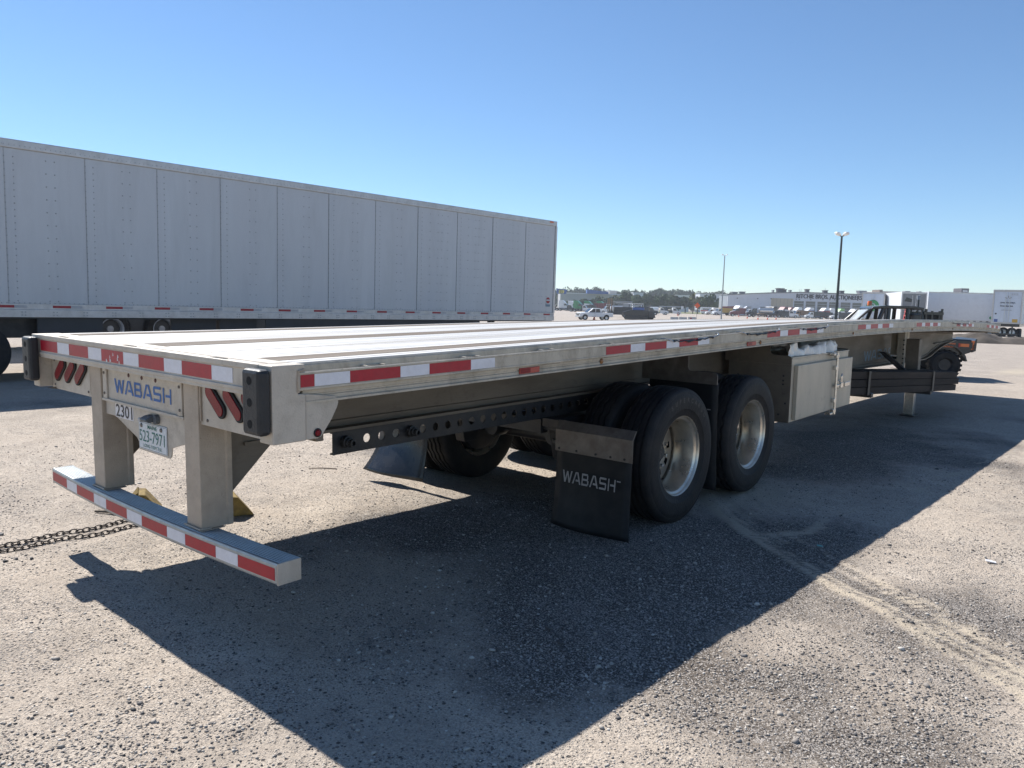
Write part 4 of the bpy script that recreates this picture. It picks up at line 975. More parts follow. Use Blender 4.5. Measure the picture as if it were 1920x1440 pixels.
# ------------------------------------------------------------------ white box trailer on the left
VA = math.atan2(13.73, .617)
def van_trailer(loc, rz, label, full=True):
    o = thing('box_trailer', label, 'trailer', loc, rz)
    x0, x1, wid, zb, zp, zt, zr = -2.45, 13.77, 2.6, 1.08, 1.30, 3.795, 3.935
    obj('trailer_shell', MB().box(x0, x1, .03, wid, 1.15, zr - .02), VANW, o, bevel=.02)
    seams = [-2.45, -1.23] + [0, 1.20, 2.41, 3.62, 4.84, 6.08, 7.33, 8.59, 9.88, 11.16, 12.46, 13.72]
    for i, (a, b) in enumerate(zip(seams[:-1], seams[1:])):
        d = .004 * (i % 2); n = 9; vs = []; fs = []
        for k in range(n):                     # thin sheet with a slight pillow
            t = k / (n - 1); xx = a + .004 + (b - a - .008) * t; yy = .012 - .0015 * math.sin(t * math.pi * 2) * (1 if i % 3 else -1) - d
            vs += [(xx, yy, zp + .002), (xx, yy, zt - .002)]
        for k in range(n - 1): fs.append((2 * k, 2 * k + 2, 2 * k + 3, 2 * k + 1))
        p_ = obj('side_panel', MB().add(vs, fs), VANW, o, smooth=True)
        obj('panel_joint', MB().box(a - .005, a + .005, .0, .010, zp + .003, zt - .003), JOINT, o)
    obj('bottom_rail', MB().prism([(-.02, zb), (-.02, 1.205), (-.006, 1.212), (-.006, zp), (.029, zp), (.029, zb)], 'x', x0, x1), VANR, o, bevel=.002)
    obj('top_rail', MB().prism([(-.012, zt), (-.016, zt + .01), (-.016, zr - .012), (-.006, zr), (.2, zr + .004), (.2, zt), (.029, zt)], 'x', x0, x1), VANR, o, bevel=.002)
    obj('corner_post', MB().box(13.722, 13.80, -.010, .09, zp + .001, zt - .001), VANR, o, bevel=.01)
    if full:
        rv = MB(); r = .011
        def dot(x, z, y=.006, r=r):
            rv.add([(x + r, y - .0, z), (x + r * .5, y, z + r * .87), (x - r * .5, y, z + r * .87), (x - r, y, z), (x - r * .5, y, z - r * .87), (x + r * .5, y, z - r * .87), (x, y - .009, z)],
                   [(0, 1, 6), (1, 2, 6), (2, 3, 6), (3, 4, 6), (4, 5, 6), (5, 0, 6)])
        for i, s in enumerate(seams[:-1]):
            w = seams[i + 1] - s
            cols = [(s, .105, -.002), (s + .13, .105, .006), (s + w * .50, .21, .003), (s + w * .50 + .13, .21, .003)]
            if s > 8: cols += [(s + w * .30, .21, .003), (s + w * .75, .21, .003)]
            for x, st, y in cols:
                for z in np.arange(zp + .05, zt - .03, st): dot(x, z, y)
            for x in np.arange(s, s + w, .075): dot(x, zp + .015, .006, .009); dot(x, zt + .05, -.0165, .008)
        obj('rivet', rv, RIVET, o, normals=False); o.children[-1]['kind'] = 'stuff'
        mb = MB()
        for x in np.arange(x0 + .3, x1 - .2, .47):
            for dx in (-.025, .025):
                for z in (1.115, 1.165): mb.lathe([(0, -.008), (.010, -.007), (.012, 0)], 6, (x + dx, -.0205, z), 'y')
        q = obj('rail_bolt', mb, RIVET, o); q['kind'] = 'stuff'
    x = -2.0
    for sx in np.arange(-1.9, 13.4, .845):
        obj('reflective_tape', MB().box(sx, sx + .28, -.0085, -.0065, 1.235, 1.278), VRED, o)
        obj('reflective_tape', MB().box(sx + .281, sx + .46, -.0085, -.0065, 1.235, 1.278), VGRY, o)
    obj('roof_lamp', MB().box(13.45, 13.60, -.025, -.0165, zr - .06, zr - .02), P_ORANGE, o)
    # emblem near the nose
    em = obj('emblem', MB().lathe([(0, -.0035), (.085, -.0035), (.085, -.0025)], 24, (13.50, .006, 1.66), 'y'), VRED, o)
    obj('emblem_band', MB().box(13.405, 13.595, -.002, .0018, 1.645, 1.685), VANW, em)
    obj('emblem_plate', MB().box(13.41, 13.59, .0, .004, 1.48, 1.545), BLUEF, o)
    # running gear
    obj('floor_frame', MB().box(x0, x1, .06, wid, 1.05, 1.149), SKIRT, o)
    obj('side_skirt', MB().box(4.6, 10.8, .05, .07, .40, 1.079), SKIRT, o)
    obj('landing_frame', MB().box(3.7, 4.5, .25, 2.3, .55, 1.049).box(2.75, 3.65, .30, .34, .45, 1.049), SKIRT, o)
    obj('bogie_frame', MB().box(-2.3, 1.3, .35, .55, .72, 1.049).box(-2.3, 1.3, 2.05, 2.25, .72, 1.049).box(-2.3, 1.3, .551, 2.049, .85, 1.049), BLKS, o)
    obj('mud_guard', MB().box(.42, 1.45, .08, .12, .35, 1.049), SKIRT, o)
    for wx in (-1.72, -.47):
        for wy in (.16, .46, wid - .16):
            w = empty('wheel', o, (wx, wy, .50)); obj('tyre', MB().lathe([(.29, -.12), (.36, -.135), (.45, -.13), (.49, -.11), (.50, -.05), (.50, .05), (.49, .11), (.45, .13), (.36, .135), (.29, .12)], 40, (0, 0, 0), 'y'), TYRE, w, smooth='angle')
            obj('rim', MB().lathe([(.29, -.12), (.26, -.09), (.24, .05), (.10, .07), (.08, .0), (0, -.01)], 32, (0, 0, 0), 'y'), P_BLACK, w, smooth='angle')  # black rim colour stands in for the shade under the trailer
    for wy in (.5, 2.1):
        obj('landing_leg', MB().box(11.6, 11.75, wy - .07, wy + .07, .02, 1.049), BLKS, o)
    return o
v0 = Vector((-10.557, 2.597, 0))
van_trailer(v0, VA, 'white riveted box trailer standing behind the flatbed, longest trailer in view')
p_, _ = at(168, 640)
o2 = van_trailer(v0 + Vector((-7.2, -1.0, 0)), VA, 'box trailer mostly hidden behind the riveted one, white wheels seen through gap', False)
for wx in (5.4, 6.75):
    w = empty('wheel', o2, (wx, .02, .55)); obj('tyre', MB().lathe([(.29, -.12), (.45, -.13), (.50, -.05), (.50, .05), (.45, .13), (.29, .12)], 32, (0, 0, 0), 'y'), TYRE, w, smooth='angle')
    obj('rim', MB().lathe([(.30, -.13), (.26, -.09), (.24, .05), (.10, .07), (.08, .0), (0, -.01)], 32, (0, 0, 0), 'y'), P_GREY, w, smooth='angle')  # white wheels coloured grey, with the shade painted in
# ------------------------------------------------------------------ vehicles
LEFT = math.atan2(-rt.y, -rt.x)
def far_wheel(o, x, y, r=.5, w=.28, rimc=None):
    t = empty('wheel', o, (x, y, r))
    obj('tyre', MB().lathe([(r * .58, -w / 2), (r * .92, -w / 2), (r, -w * .35), (r, w * .35), (r * .92, w / 2), (r * .58, w / 2)], 18, (0, 0, 0), 'y'), TYRE, t)
    obj('rim', MB().lathe([(r * .58, -w * .48), (r * .5, -w * .3), (0, -w * .25)], 14, (0, 0, 0), 'y').lathe([(r * .58, w * .48), (r * .5, w * .3), (0, w * .25)], 14, (0, 0, 0), 'y'), rimc or P_SILVER, t)
    return t
def base(name, label, cat, u, D, a, group=None):
    p = at_depth(u, D); return thing(name, label, cat, p, LEFT + R(a) - math.atan((u - 960) / F), group)
def semi(u, D, a, label, paint_, roof=None, sleeper=True, s=1.0, group='trucks lined up in the far yard', name='semi_truck', nowheels=False, low=False):
    o = base(name, label, 'truck', u, D, a, group); o.scale = (s, s, s); w = 1.2
    obj('hood', MB().prism([(2.95, .55), (4.55, .55), (4.75, .75), (4.72, 1.35), (4.45, 1.62), (2.95, 1.95)], 'y', -w * .86, w * .86), paint_, o, bevel=.08)
    obj('cab', MB().prism([(1.25, .62), (2.94, .62), (2.94, 1.95), (2.45, 2.85), (1.25, 2.95)], 'y', -w * .94, w * .94), paint_, o, bevel=.05)
    if sleeper:
        obj('sleeper', MB().prism([(-.55, .62), (1.24, .62), (1.24, 2.96), (-.55, 3.0)], 'y', -w, w), paint_, o, bevel=.05)
        if not low:
            obj('roof_fairing', MB().prism([(-.55, 3.01), (2.35, 2.88), (1.3, 3.85), (.9, 3.98), (-.55, 3.98)], 'y', -w * .95, w * .95), roof or paint_, o, bevel=.10)
    elif roof:
        obj('roof_fairing', MB().prism([(1.25, 2.97), (2.3, 2.88), (1.8, 3.4), (1.25, 3.6)], 'y', -w * .9, w * .9), roof, o, bevel=.08)
    obj('windshield', MB().prism([(2.955, 2.02), (2.52, 2.78), (2.53, 2.80), (2.985, 2.02)], 'y', -w * .82, w * .82), GLASS, o)
    for sy in (-1, 1):
        obj('side_window', MB().prism([(1.55, 2.02), (2.80, 2.02), (2.42, 2.70), (1.55, 2.72)], 'y', sy * w * .941, sy * w * .955), GLASS, o)
        obj('fuel_tank', MB().lathe([(0, -.75), (.31, -.75), (.31, .75), (0, .75)], 14, (.55, sy * w * .82, .66), 'x'), P_SILVER, o)
        obj('headlight', MB().box(4.66, 4.77, sy * w * .62, sy * w * .82, .98, 1.2), PLATE, o)
        obj('mirror', MB().box(2.75, 2.85, sy * w * 1.02, sy * w * 1.14, 1.95, 2.5), P_BLACK, o)
        far_wheel(o, 3.75, sy * w * .82); far_wheel(o, -2.1, sy * w * .80, .5, .5); far_wheel(o, -3.4, sy * w * .80, .5, .5)
    obj('grille', MB().box(4.715, 4.775, -w * .45, w * .45, .85, 1.38), P_BLACK, o)
    obj('bumper', MB().box(4.60, 4.85, -w, w, .38, .70), P_SILVER, o, bevel=.04)
    obj('chassis', MB().box(-4.1, 2.9, -.42, .42, .62, .92), P_BLACK, o)
    return o
def work_truck(u, D, a, label, cabp, bodyp, kind, group='trucks lined up in the far yard', name='work_truck', s=1.0):
    o = base(name, label, 'truck', u, D, a, group); o.scale = (s, s, s); w = 1.12
    obj('hood', MB().prism([(2.2, .5), (3.3, .5), (3.45, .7), (3.4, 1.2), (2.2, 1.42)], 'y', -w * .85, w * .85), cabp, o, bevel=.07)
    obj('cab', MB().prism([(.8, .5), (2.19, .5), (2.19, 1.42), (1.75, 2.2), (.8, 2.25)], 'y', -w * .9, w * .9), cabp, o, bevel=.05)
    obj('windshield', MB().prism([(2.2, 1.47), (1.80, 2.14), (1.82, 2.16), (2.23, 1.47)], 'y', -w * .8, w * .8), GLASS, o)
    for sy in (-1, 1):
        obj('side_window', MB().prism([(1.0, 1.45), (2.05, 1.45), (1.72, 2.08), (1.0, 2.1)], 'y', sy * w * .901, sy * w * .915), GLASS, o)
        obj('headlight', MB().box(3.36, 3.47, sy * w * .55, sy * w * .78, .9, 1.1), PLATE, o)
        far_wheel(o, 2.65, sy * w * .82, .45); far_wheel(o, -2.0, sy * w * .8, .45, .45)
    obj('bumper', MB().box(3.35, 3.6, -w, w, .35, .62), P_SILVER, o, bevel=.04)
    obj('chassis', MB().box(-3.4, 2.2, -.4, .4, .55, .8), P_BLACK, o)
    if kind == 'box': obj('box_body', MB().box(-3.5, .7, -w, w, .85, 2.9), bodyp, o, bevel=.05)
    if kind == 'dump':
        obj('dump_body', MB().prism([(-3.5, .95), (.6, .95), (.7, 2.3), (1.1, 2.42), (1.1, 2.5), (.6, 2.5), (-3.6, 2.35)], 'y', -w, w), bodyp, o, bevel=.03)
        for x in (-2.8, -1.9, -1.0, -.1):
            for sy in (-1, 1): obj('body_rib', MB().box(x, x + .12, sy * w * 1.001, sy * w * 1.07, .96, 2.3), bodyp, o)
    if kind == 'flat':
        obj('flat_deck', MB().box(-5.2, .7, -w, w, .9, 1.08), bodyp, o); obj('head_board', MB().box(.6, .7, -w, w, 1.081, 2.0), bodyp, o)
        far_wheel(o, -3.2, w * .8, .45, .45); far_wheel(o, -3.2, -w * .8, .45, .45)
    if kind == 'tank':
        obj('tank', MB().lathe([(0, -1.9), (.5, -1.88), (.78, -1.7), (.80, 1.5), (.5, 1.75), (0, 1.8)], 20, (-1.4, 0, 1.75), 'x'), bodyp, o, smooth='angle')
        obj('tank_walk', MB().box(-3.0, .2, -.3, .3, 2.56, 2.66), P_BLACK, o)
    if kind == 'boom':
        obj('service_body', MB().box(-3.4, .7, -w, w, .85, 1.6), bodyp, o, bevel=.04)
        obj('turret', MB().lathe([(0, 0), (.4, 0), (.3, 1.0), (0, 1.0)], 14, (-1.3, 0, 1.6), 'z'), P_BLACK, o)
        obj('boom', MB().prism([(-3.8, 2.45), (3.4, 2.55), (3.4, 2.85), (-3.8, 2.85)], 'y', -.22, .22), P_GREY, o, bevel=.03)
        obj('bucket', MB().box(3.41, 4.2, -.4, .4, 2.0, 2.9), P_WHITE, o, bevel=.05)
    return o
def DD(v, u): return at(u, v)[1]
# row at far left of the yard (noses to the right, away from the camera's axis)
semi(1050, 307, 170, 'pale blue-white semi truck beside the van trailer nose, leftmost in the far row', P_WHITE)
semi(1068, 318, 160, 'white semi truck behind the first green truck, tall roof fairing', P_WHITE)
semi(1078, 300, 160, 'green semi truck standing second from the left in the far row', P_GREEN, P_GREEN)
semi(1098, 294, 165, 'semi truck with white nose and green fairing, left of the pickup cab', P_WHITE, P_GREEN)
work_truck(1088, 267, 170, 'black low flatbed truck parked in front of the green trucks', P_WHITE, P_BLACK, 'flat')
semi(1122, 300, 160, 'semi truck with green roof above the white pickup cab', P_WHITE, P_GREEN)
o = work_truck(1134, 292, 150, 'maroon dump truck rising behind the white pickup', P_WHITE, P_MAROON, 'dump'); o.scale = (1.2, 1.2, 1.35)
work_truck(1146, 230, 10, 'white tank truck behind the pickup tailgate', P_WHITE, P_WHITE, 'tank')
def pickup(u, D, a, label):
    o = base('pickup_truck', label, 'pickup', u, D, a); w = .98
    body = MB().prism([(-2.9, .55), (2.75, .50), (2.9, .65), (2.88, 1.0), (2.75, 1.12), (1.35, 1.22), (-.9, 1.22), (-2.92, 1.20)], 'y', -w, w)
    obj('body', body, P_WHITE, o, bevel=.07)
    obj('cab', MB().prism([(-.95, 1.221), (1.45, 1.221), (.62, 1.90), (-.70, 1.93)], 'y', -w * .86, w * .86), P_WHITE, o, bevel=.07)
    obj('windshield', MB().prism([(1.43, 1.27), (.70, 1.86), (.72, 1.875), (1.48, 1.27)], 'y', -w * .74, w * .74), GLASS, o)
    for s in (-1, 1):
        obj('side_window', MB().prism([(.18, 1.27), (1.12, 1.27), (.55, 1.80), (.18, 1.82)], 'y', s * w * .862, s * w * .875), GLASS, o)
        obj('side_window', MB().prism([(-.72, 1.27), (.08, 1.27), (.08, 1.82), (-.55, 1.82)], 'y', s * w * .862, s * w * .875), GLASS, o)
        obj('headlight', MB().box(2.72, 2.90, s * w * .60, s * w * .96, .86, 1.06), GLASS, o)
        obj('mirror', MB().box(1.0, 1.15, s * w * .95, s * w * 1.18, 1.25, 1.42), P_BLACK, o)
        obj('door_handle', MB().box(.25, .40, s * w * 1.001, s * w * 1.02, 1.02, 1.06), P_BLACK, o)
        obj('door_seam', MB().box(.135, .15, s * w * 1.001, s * w * 1.003, .62, 1.2), P_BLACK, o)
        for x in (1.95, -1.75):
            obj('wheel_arch', MB().lathe([(.30, s * w * 1.004), (.47, s * w * 1.004), (.47, s * w * .9)], 24, (x, 0, .46), 'y'), HOLE, o); far_wheel(o, x, s * w * .88, .40, .27)
    obj('grille', MB().box(2.885, 2.93, -w * .55, w * .55, .70, 1.03), P_BLACK, o)
    obj('bumper', MB().box(2.75, 3.0, -w * .98, w * .98, .42, .62), P_SILVER, o, bevel=.04)
    obj('truck_bed', MB().box(-2.82, -1.02, -w * .84, w * .84, 1.221, 1.224), HOLE, o)
    return o
pickup(1114, DD(600, 1114), 22, 'white pickup truck parked alone beyond the flatbed deck')
# dark machines right of the pickup
def drill_rig(u, D, a, label):
    o = base('drill_rig', label, 'machine', u, D, a)
    obj('chassis', MB().box(-3.2, 2.6, -1.15, 1.15, .5, 1.15), P_BLACK, o, bevel=.05); obj('machine_body', MB().box(-2.8, 1.2, -1.05, 1.05, 1.16, 2.2), P_BLACK, o, bevel=.05)
    obj('side_cover', MB().box(-1.8, .2, -1.13, -1.06, 1.4, 1.75), PLATE, o)
    for x in (1.5, 1.95, 2.3): obj('drill_mast', MB().box(x, x + .22, -.9, -.6, .4, 4.0), P_BROWN, o)
    obj('rack_cage', MB().box(-2.8, 1.2, -1.0, 1.0, 3.3, 3.45).box(-2.8, -2.6, -1.0, -.8, 2.21, 3.29).box(1.0, 1.2, -1.0, -.8, 2.21, 3.29).box(-1.0, -.8, -1.0, -.8, 2.21, 3.29), P_GREY, o)
    obj('canopy', MB().box(-2.6, .8, -.95, .95, 3.0, 3.15), P_WHITE, o, bevel=.05)
    obj('cab', MB().box(-2.2, -.9, -.9, .9, 2.21, 2.99), P_GREY, o)
    for x in (-2.5, -1.2, 1.9): far_wheel(o, x, -.95, .5, .35); far_wheel(o, x, .95, .5, .35)
    return o
drill_rig(1160, 170, 5, 'dark drill rig with tall brown mast just right of the pickup')
def paver(u, D, a, label):
    o = base('paving_machine', label, 'machine', u, D, a); b = P_BLACK
    obj('track_frame', MB().prism([(-2.2, .1), (2.2, .1), (2.5, .5), (2.2, .85), (-2.2, .85), (-2.5, .5)], 'y', -1.2, -.75).prism([(-2.2, .1), (2.2, .1), (2.5, .5), (2.2, .85), (-2.2, .85), (-2.5, .5)], 'y', .75, 1.2), b, o, bevel=.05)
    obj('machine_body', MB().prism([(-2.4, .86), (2.6, .86), (2.7, 1.6), (1.0, 2.1), (-2.4, 2.0)], 'y', -1.1, 1.1), b, o, bevel=.05)
    obj('hopper', MB().prism([(-3.9, .6), (-2.45, .6), (-2.45, 1.9), (-3.5, 1.9)], 'y', -1.25, 1.25), b, o, bevel=.04)
    obj('engine_cover', MB().box(-1.6, .7, -1.0, 1.0, 2.05, 2.6), P_BLUE, o, bevel=.08); obj('canopy', MB().box(-1.4, 1.6, -1.0, 1.0, 3.25, 3.38), P_WHITE, o, bevel=.04)
    for x, y in ((-1.3, -.9), (1.4, -.9), (-1.3, .9), (1.4, .9)): obj('canopy_post', MB().box(x, x + .1, y - .05, y + .05, 2.0, 3.24), P_BLACK, o)
    obj('side_tape', MB().box(-.9, .9, -1.13, -1.101, 1.55, 1.68), PLATE, o); obj('auger', MB().lathe([(0, -.5), (.35, -.5), (.35, .5), (0, .5)], 14, (-2.0, -1.2, .9), 'x'), P_SILVER, o)
    w = empty('wheel', o, (-3.0, -1.3, .75)); obj('tyre', MB().lathe([(.4, -.2), (.7, -.2), (.75, -.1), (.75, .1), (.7, .2), (.4, .2)], 20, (0, 0, 0), 'y'), TYRE, w); obj('rim', MB().lathe([(.42, -.15), (.2, -.1), (0, -.1)], 16, (0, 0, 0), 'y'), P_BROWN, w)
    return o
pv = paver(1192, 136, 2, 'black tracked paving machine with pale canopy beyond the deck'); pv.scale = (.86, .9, .86)
work_truck(1232, 248, 180, 'white lettered tank truck half hidden behind the paving machine', P_WHITE, P_WHITE, 'tank')
bt = work_truck(1256, 255, 178, 'white bucket truck with long boom over its cab', P_WHITE, P_BLACK, 'boom')
# right-hand group before the auction building
work_truck(1338, 309, 20, 'small white truck at the left end of the group by the auction building', P_WHITE, P_WHITE, 'box')
work_truck(1354, 299, 25, 'yellow dump truck with white nose left of the maroon one', P_WHITE, P_YELLOW, 'dump', s=1.15)
o = work_truck(1372, 308, 180, 'tall maroon dump body trailer left of a white semi', P_MAROON, P_MAROON, 'dump', s=1.2); o.scale = (1.1, 1.1, 1.5)
semi(1385, 299, 55, 'white semi truck with high fairing behind the maroon tractor', P_WHITE)
semi(1393, 273, 8, 'maroon semi tractor facing left in front of the auction building', P_MAROON, sleeper=True, low=True)
work_truck(1424, 270, 5, 'silver tank truck directly behind the maroon tractor', P_BLACK, P_SILVER, 'tank', s=1.35)
work_truck(1412, 305, 20, 'cream flat truck in the second row above the silver tank', P_WHITE, P_TAN, 'flat', s=1.2)
semi(1450, 288, 50, 'black semi truck with peach hood ornaments beside the tan wall panel', P_BLACK, P_BLACK)
semi(1470, 285, 55, 'white semi truck facing out below the tan wall panel', P_WHITE, P_MAROON)
work_truck(1474, 270, 178, 'empty black flatbed truck lying low before the garage doors', P_WHITE, P_BLACK, 'flat', s=1.15)
semi(1497, 305, 45, 'white semi truck under the letter R of the wall sign', P_WHITE)
work_truck(1502, 282, 20, 'tan dump truck with brown body before the garage doors', P_TAN, P_BROWN, 'dump', s=1.15)
semi(1519, 295, 45, 'white and blue semi truck between two dump trucks', P_BLUE, P_WHITE)
work_truck(1528, 270, 15, 'small white cab truck with black stake body', P_WHITE, P_BLACK, 'dump')
semi(1548, 282, 45, 'red and white semi truck next to the tall light pole', P_RED, P_WHITE)
semi(1558, 296, 45, 'plain white semi truck behind the tall light pole', P_WHITE)
work_truck(1574, 276, 25, 'white cab truck with black dump bed right of the light pole', P_WHITE, P_BLACK, 'dump')
semi(1576, 299, 50, 'white semi truck with light green roof fairing', P_WHITE, P_LIME)
semi(1603, 288, 40, 'white semi truck nearest the trailers with the green ring', P_WHITE)
# denser second row
semi(1403, 312, 20, 'grey semi truck peeking out behind the maroon tractor sleeper', P_GREY)
work_truck(1436, 285, 12, 'tan flat truck nose to tail with the silver tank truck', P_TAN, P_BLACK, 'flat')
semi(1442, 315, 50, 'white semi truck left of the black semi by the tan wall panel', P_WHITE)
work_truck(1460, 280, 15, 'black dump truck parked low under the tan wall panel', P_BLACK, P_BLACK, 'dump')
semi(1483, 318, 50, 'maroon high roof semi truck at the right edge of the tan wall panel', P_MAROON)
work_truck(1512, 282, 10, 'brown dump truck with white cab under the letter B of the wall sign', P_WHITE, P_BROWN, 'dump')
work_truck(1540, 280, 12, 'blue cab truck with black bed left of the tall light pole', P_BLUE, P_BLACK, 'dump')
work_truck(1590, 284, 10, 'dark dump truck second from the right end of the row', P_BLACK, P_BLACK, 'dump')
work_truck(1060, 290, 170, 'black cab flat truck low before the leftmost white semi', P_BLACK, P_BLACK, 'flat')
work_truck(1108, 285, 170, 'black stake truck between the green semi trucks and the pickup', P_BLACK, P_BLACK, 'dump')
work_truck(1180, 240, 175, 'white utility truck behind the drill rig canopy', P_WHITE, P_BLUE, 'boom')
work_truck(1212, 235, 175, 'black dump truck just right of the paving machine', P_BLACK, P_BLACK, 'dump')
# camper van far behind
cv = base('camper_van', 'red striped white camper standing alone under the trees', 'camper', 1326, 330, 5)
obj('camper_body', MB().box(-3, 3, -1.1, 1.1, .5, 3.0), P_WHITE, cv, bevel=.15); obj('stripe', MB().box(-3.01, 3.01, -1.13, -1.101, 1.3, 1.75).box(-3.01, 3.01, 1.101, 1.13, 1.3, 1.75), P_RED, cv)
obj('side_window', MB().box(-1.5, 2.2, -1.12, -1.1015, 1.95, 2.5).box(-1.5, 2.2, 1.1015, 1.12, 1.95, 2.5), GLASS, cv)
for x in (-1.8, 1.9):
    for s in (-1, 1): far_wheel(cv, x, s * .95, .4, .25)
# ------------------------------------------------------------------ cones, sign, barriers, poles
cone_proto = None
def cone(u, v, label, h=.75):
    global cone_proto
    p, D = at(u, v)
    if cone_proto is None:
        o = thing('traffic_cone', label, 'cone', p, 0, 'orange traffic cones in the yard')
        obj('cone_body', MB().lathe([(.03, .75), (.14, .04), (.14, .03)], 14, (0, 0, 0), 'z'), CONE, o); obj('cone_base', MB().box(-.2, .2, -.2, .2, 0, .035), CONE, o)
        obj('cone_collar', MB().lathe([(.066, .56), (.098, .36)], 14, (0, 0, 0), 'z'), WHT, o); cone_proto = o
    else:
        o = dup(cone_proto, None, p); o['label'] = label
    o.scale = (h / .75,) * 3
    return o
cone(1114, 600, 'orange cone standing right before the white pickup', 1.0)
for u, v, l in ((1271, 592, 'orange cone beyond the left end of the concrete barriers'), (1353, 586, 'orange cone before the yellow dump truck'), (1362, 590, 'orange cone left of the maroon tractor wheel'), (1385, 594, 'orange cone in front of the maroon tractor nose'),
                (1401, 597, 'tallest orange cone in front of the maroon tractor cab'), (1421, 599, 'orange cone below the silver tank'), (1439, 599, 'orange cone right of the silver tank rear wheels'), (1455, 599, 'orange cone lowest before the flatbed'), (1495, 590, 'orange cone before the tan dump truck'), (1578, 591, 'orange cone just right of the tall light pole')):
    cone(u, v, l, 1.0)
p, D = at(1306, 599)
sg = thing('road_work_sign', 'blank orange diamond road work sign on a thin stand', 'sign', p, VIEW)
k = D / F; zc_ = (599 - 573) * k
hw = 5.6 * k
obj('sign_board', MB().prism([(-hw, zc_), (0, zc_ - hw), (hw, zc_), (0, zc_ + hw)], 'y', -.02, 0), CONE, sg); obj('sign_post', MB().box(-.03, .03, .001, .05, 0, zc_), POLE, sg)
obj('sign_foot', MB().box(-.5, .5, .0, .06, .0, .05).box(-.03, .03, -.5, -.001, 0, .05), POLE, sg)
for i, (u, l) in enumerate(((1264, 'leftmost low concrete barrier beyond the flatbed deck'), (1280, 'middle low concrete barrier left of the diamond sign'), (1297, 'low concrete barrier with red end beside the diamond sign'))):
    p, D = at(u, 599); k = D / F
    b = thing('concrete_barrier', l, 'barrier', p, VIEW + R(4), 'low concrete barriers'); hh = 4.6 * k; ln = 7.6 * k
    obj('barrier_block', MB().prism([(-.3, 0), (.3, 0), (.22, .12), (.1, hh), (-.1, hh), (-.22, .12)], 'x', -ln, ln), CONC, b, bevel=.02)
    if i == 2: obj('end_marker', MB().box(-ln * .5, -ln * .1, -.24, -.225, .1, hh * .7), P_RED, b)
def light_pole(u, vtop, D, label, mat, heads, r=.11, hs=1.0):
    p = at_depth(u, D); c, d = ray(u, vtop); h = c.z + d.z * D - p.z
    o = thing('light_pole', label, 'light pole', p, VIEW); obj('pole', MB().tube([(0, 0, 0), (0, 0, h * .5), (0, 0, h)], [r, r * .8, r * .6], 14), mat, o, smooth='angle')
    obj('pole_base', MB().lathe([(0, .5), (.25, .5), (.28, 0)], 16, (0, 0, 0), 'z'), CONC, o)
    for a in heads:
        ca, sa = math.cos(R(a)), math.sin(R(a))
        mb = MB().tube([(0, 0, h - .05), (ca * .35 * hs, sa * .35 * hs, h + .05)], .035, 8); obj('arm', mb, mat, o)
        h1 = empty('lamp_head', o, (ca * .30 * hs, sa * .30 * hs, h + .02), (0, -R(18), R(a)))
        obj('lamp_housing', MB().prism([(0, 0), (.75 * hs, .02), (.75 * hs, .2 * hs), (.35 * hs, .30 * hs), (.05, .16 * hs)], 'y', -.24 * hs, .24 * hs), LAMPE, h1, bevel=.03)
        obj('lamp_glass', MB().box(.1, .7 * hs, -.2 * hs, .2 * hs, -.02, -.001), LAMPE, h1)
    return o
light_pole(1567, 444, 60, 'tall dark light pole with four lamp heads right of centre', POLE, (20, 110, 200, 290), .12, .62)
light_pole(1352, 480, 150, 'thin grey light pole standing left of the auction building', POLEL, (0, 180), .14, .6)
# ------------------------------------------------------------------ auction building
DB = 332.0; kB = DB / F
pb = at_depth(1362, DB); vb = 588.0
ab = thing('auction_building', 'long white auction building with black wall sign and garage doors', 'building', pb, VIEW)
c, d = ray(1362, vb)
def bx(u): return (u - 1362) * kB
def bz(v, u=1362): return ((vb + (u - 1362) * .012) - v) * kB
Wb = bx(1720)
top = [(0, bz(551)), (bx(1450), bz(546, 1450)), (bx(1500), bz(544.5, 1500)), (bx(1560), bz(545.5, 1560)), (Wb, bz(549, 1720))]
obj('front_wall', MB().prism([(0, 0), (Wb, 0)] + top[::-1], 'y', 0, .4), BWALL, ab)
obj('end_wall', MB().prism([(.41, 0), (13.5, 0), (13.5, bz(552)), (.41, bz(551))], 'x', .0, .3), BWALL, ab)
for y in np.arange(1, 13, 1.6): obj('wall_rib', MB().box(-.25, -.001, y, y + .5, 0, bz(553)), BWALL, ab)
obj('roof', MB().prism([(-.3, top[0][1]), (top[1][0], top[1][1] + .02), (top[2][0], top[2][1] + .02), (top[3][0], top[3][1] + .02), (Wb + .2, top[4][1] + .02)] + [(x, z + .45) for x, z in ((Wb + .2, top[4][1]), top[3], top[2], top[1], (-.3, top[0][1]))], 'y', -.35, 13.6), BROOF, ab)
obj('wall_panel', MB().box(bx(1443.5), bx(1484.5), -.08, -.002, 1.5, bz(555, 1443)), BTAN, ab)
for i in range(6):
    x = bx(1443.5) + (i + .5) * (bx(1484.5) - bx(1443.5)) / 6; obj('panel_seam', MB().box(x, x + .05, -.10, -.081, 1.5, bz(555.2, 1443)), BDARK, ab)
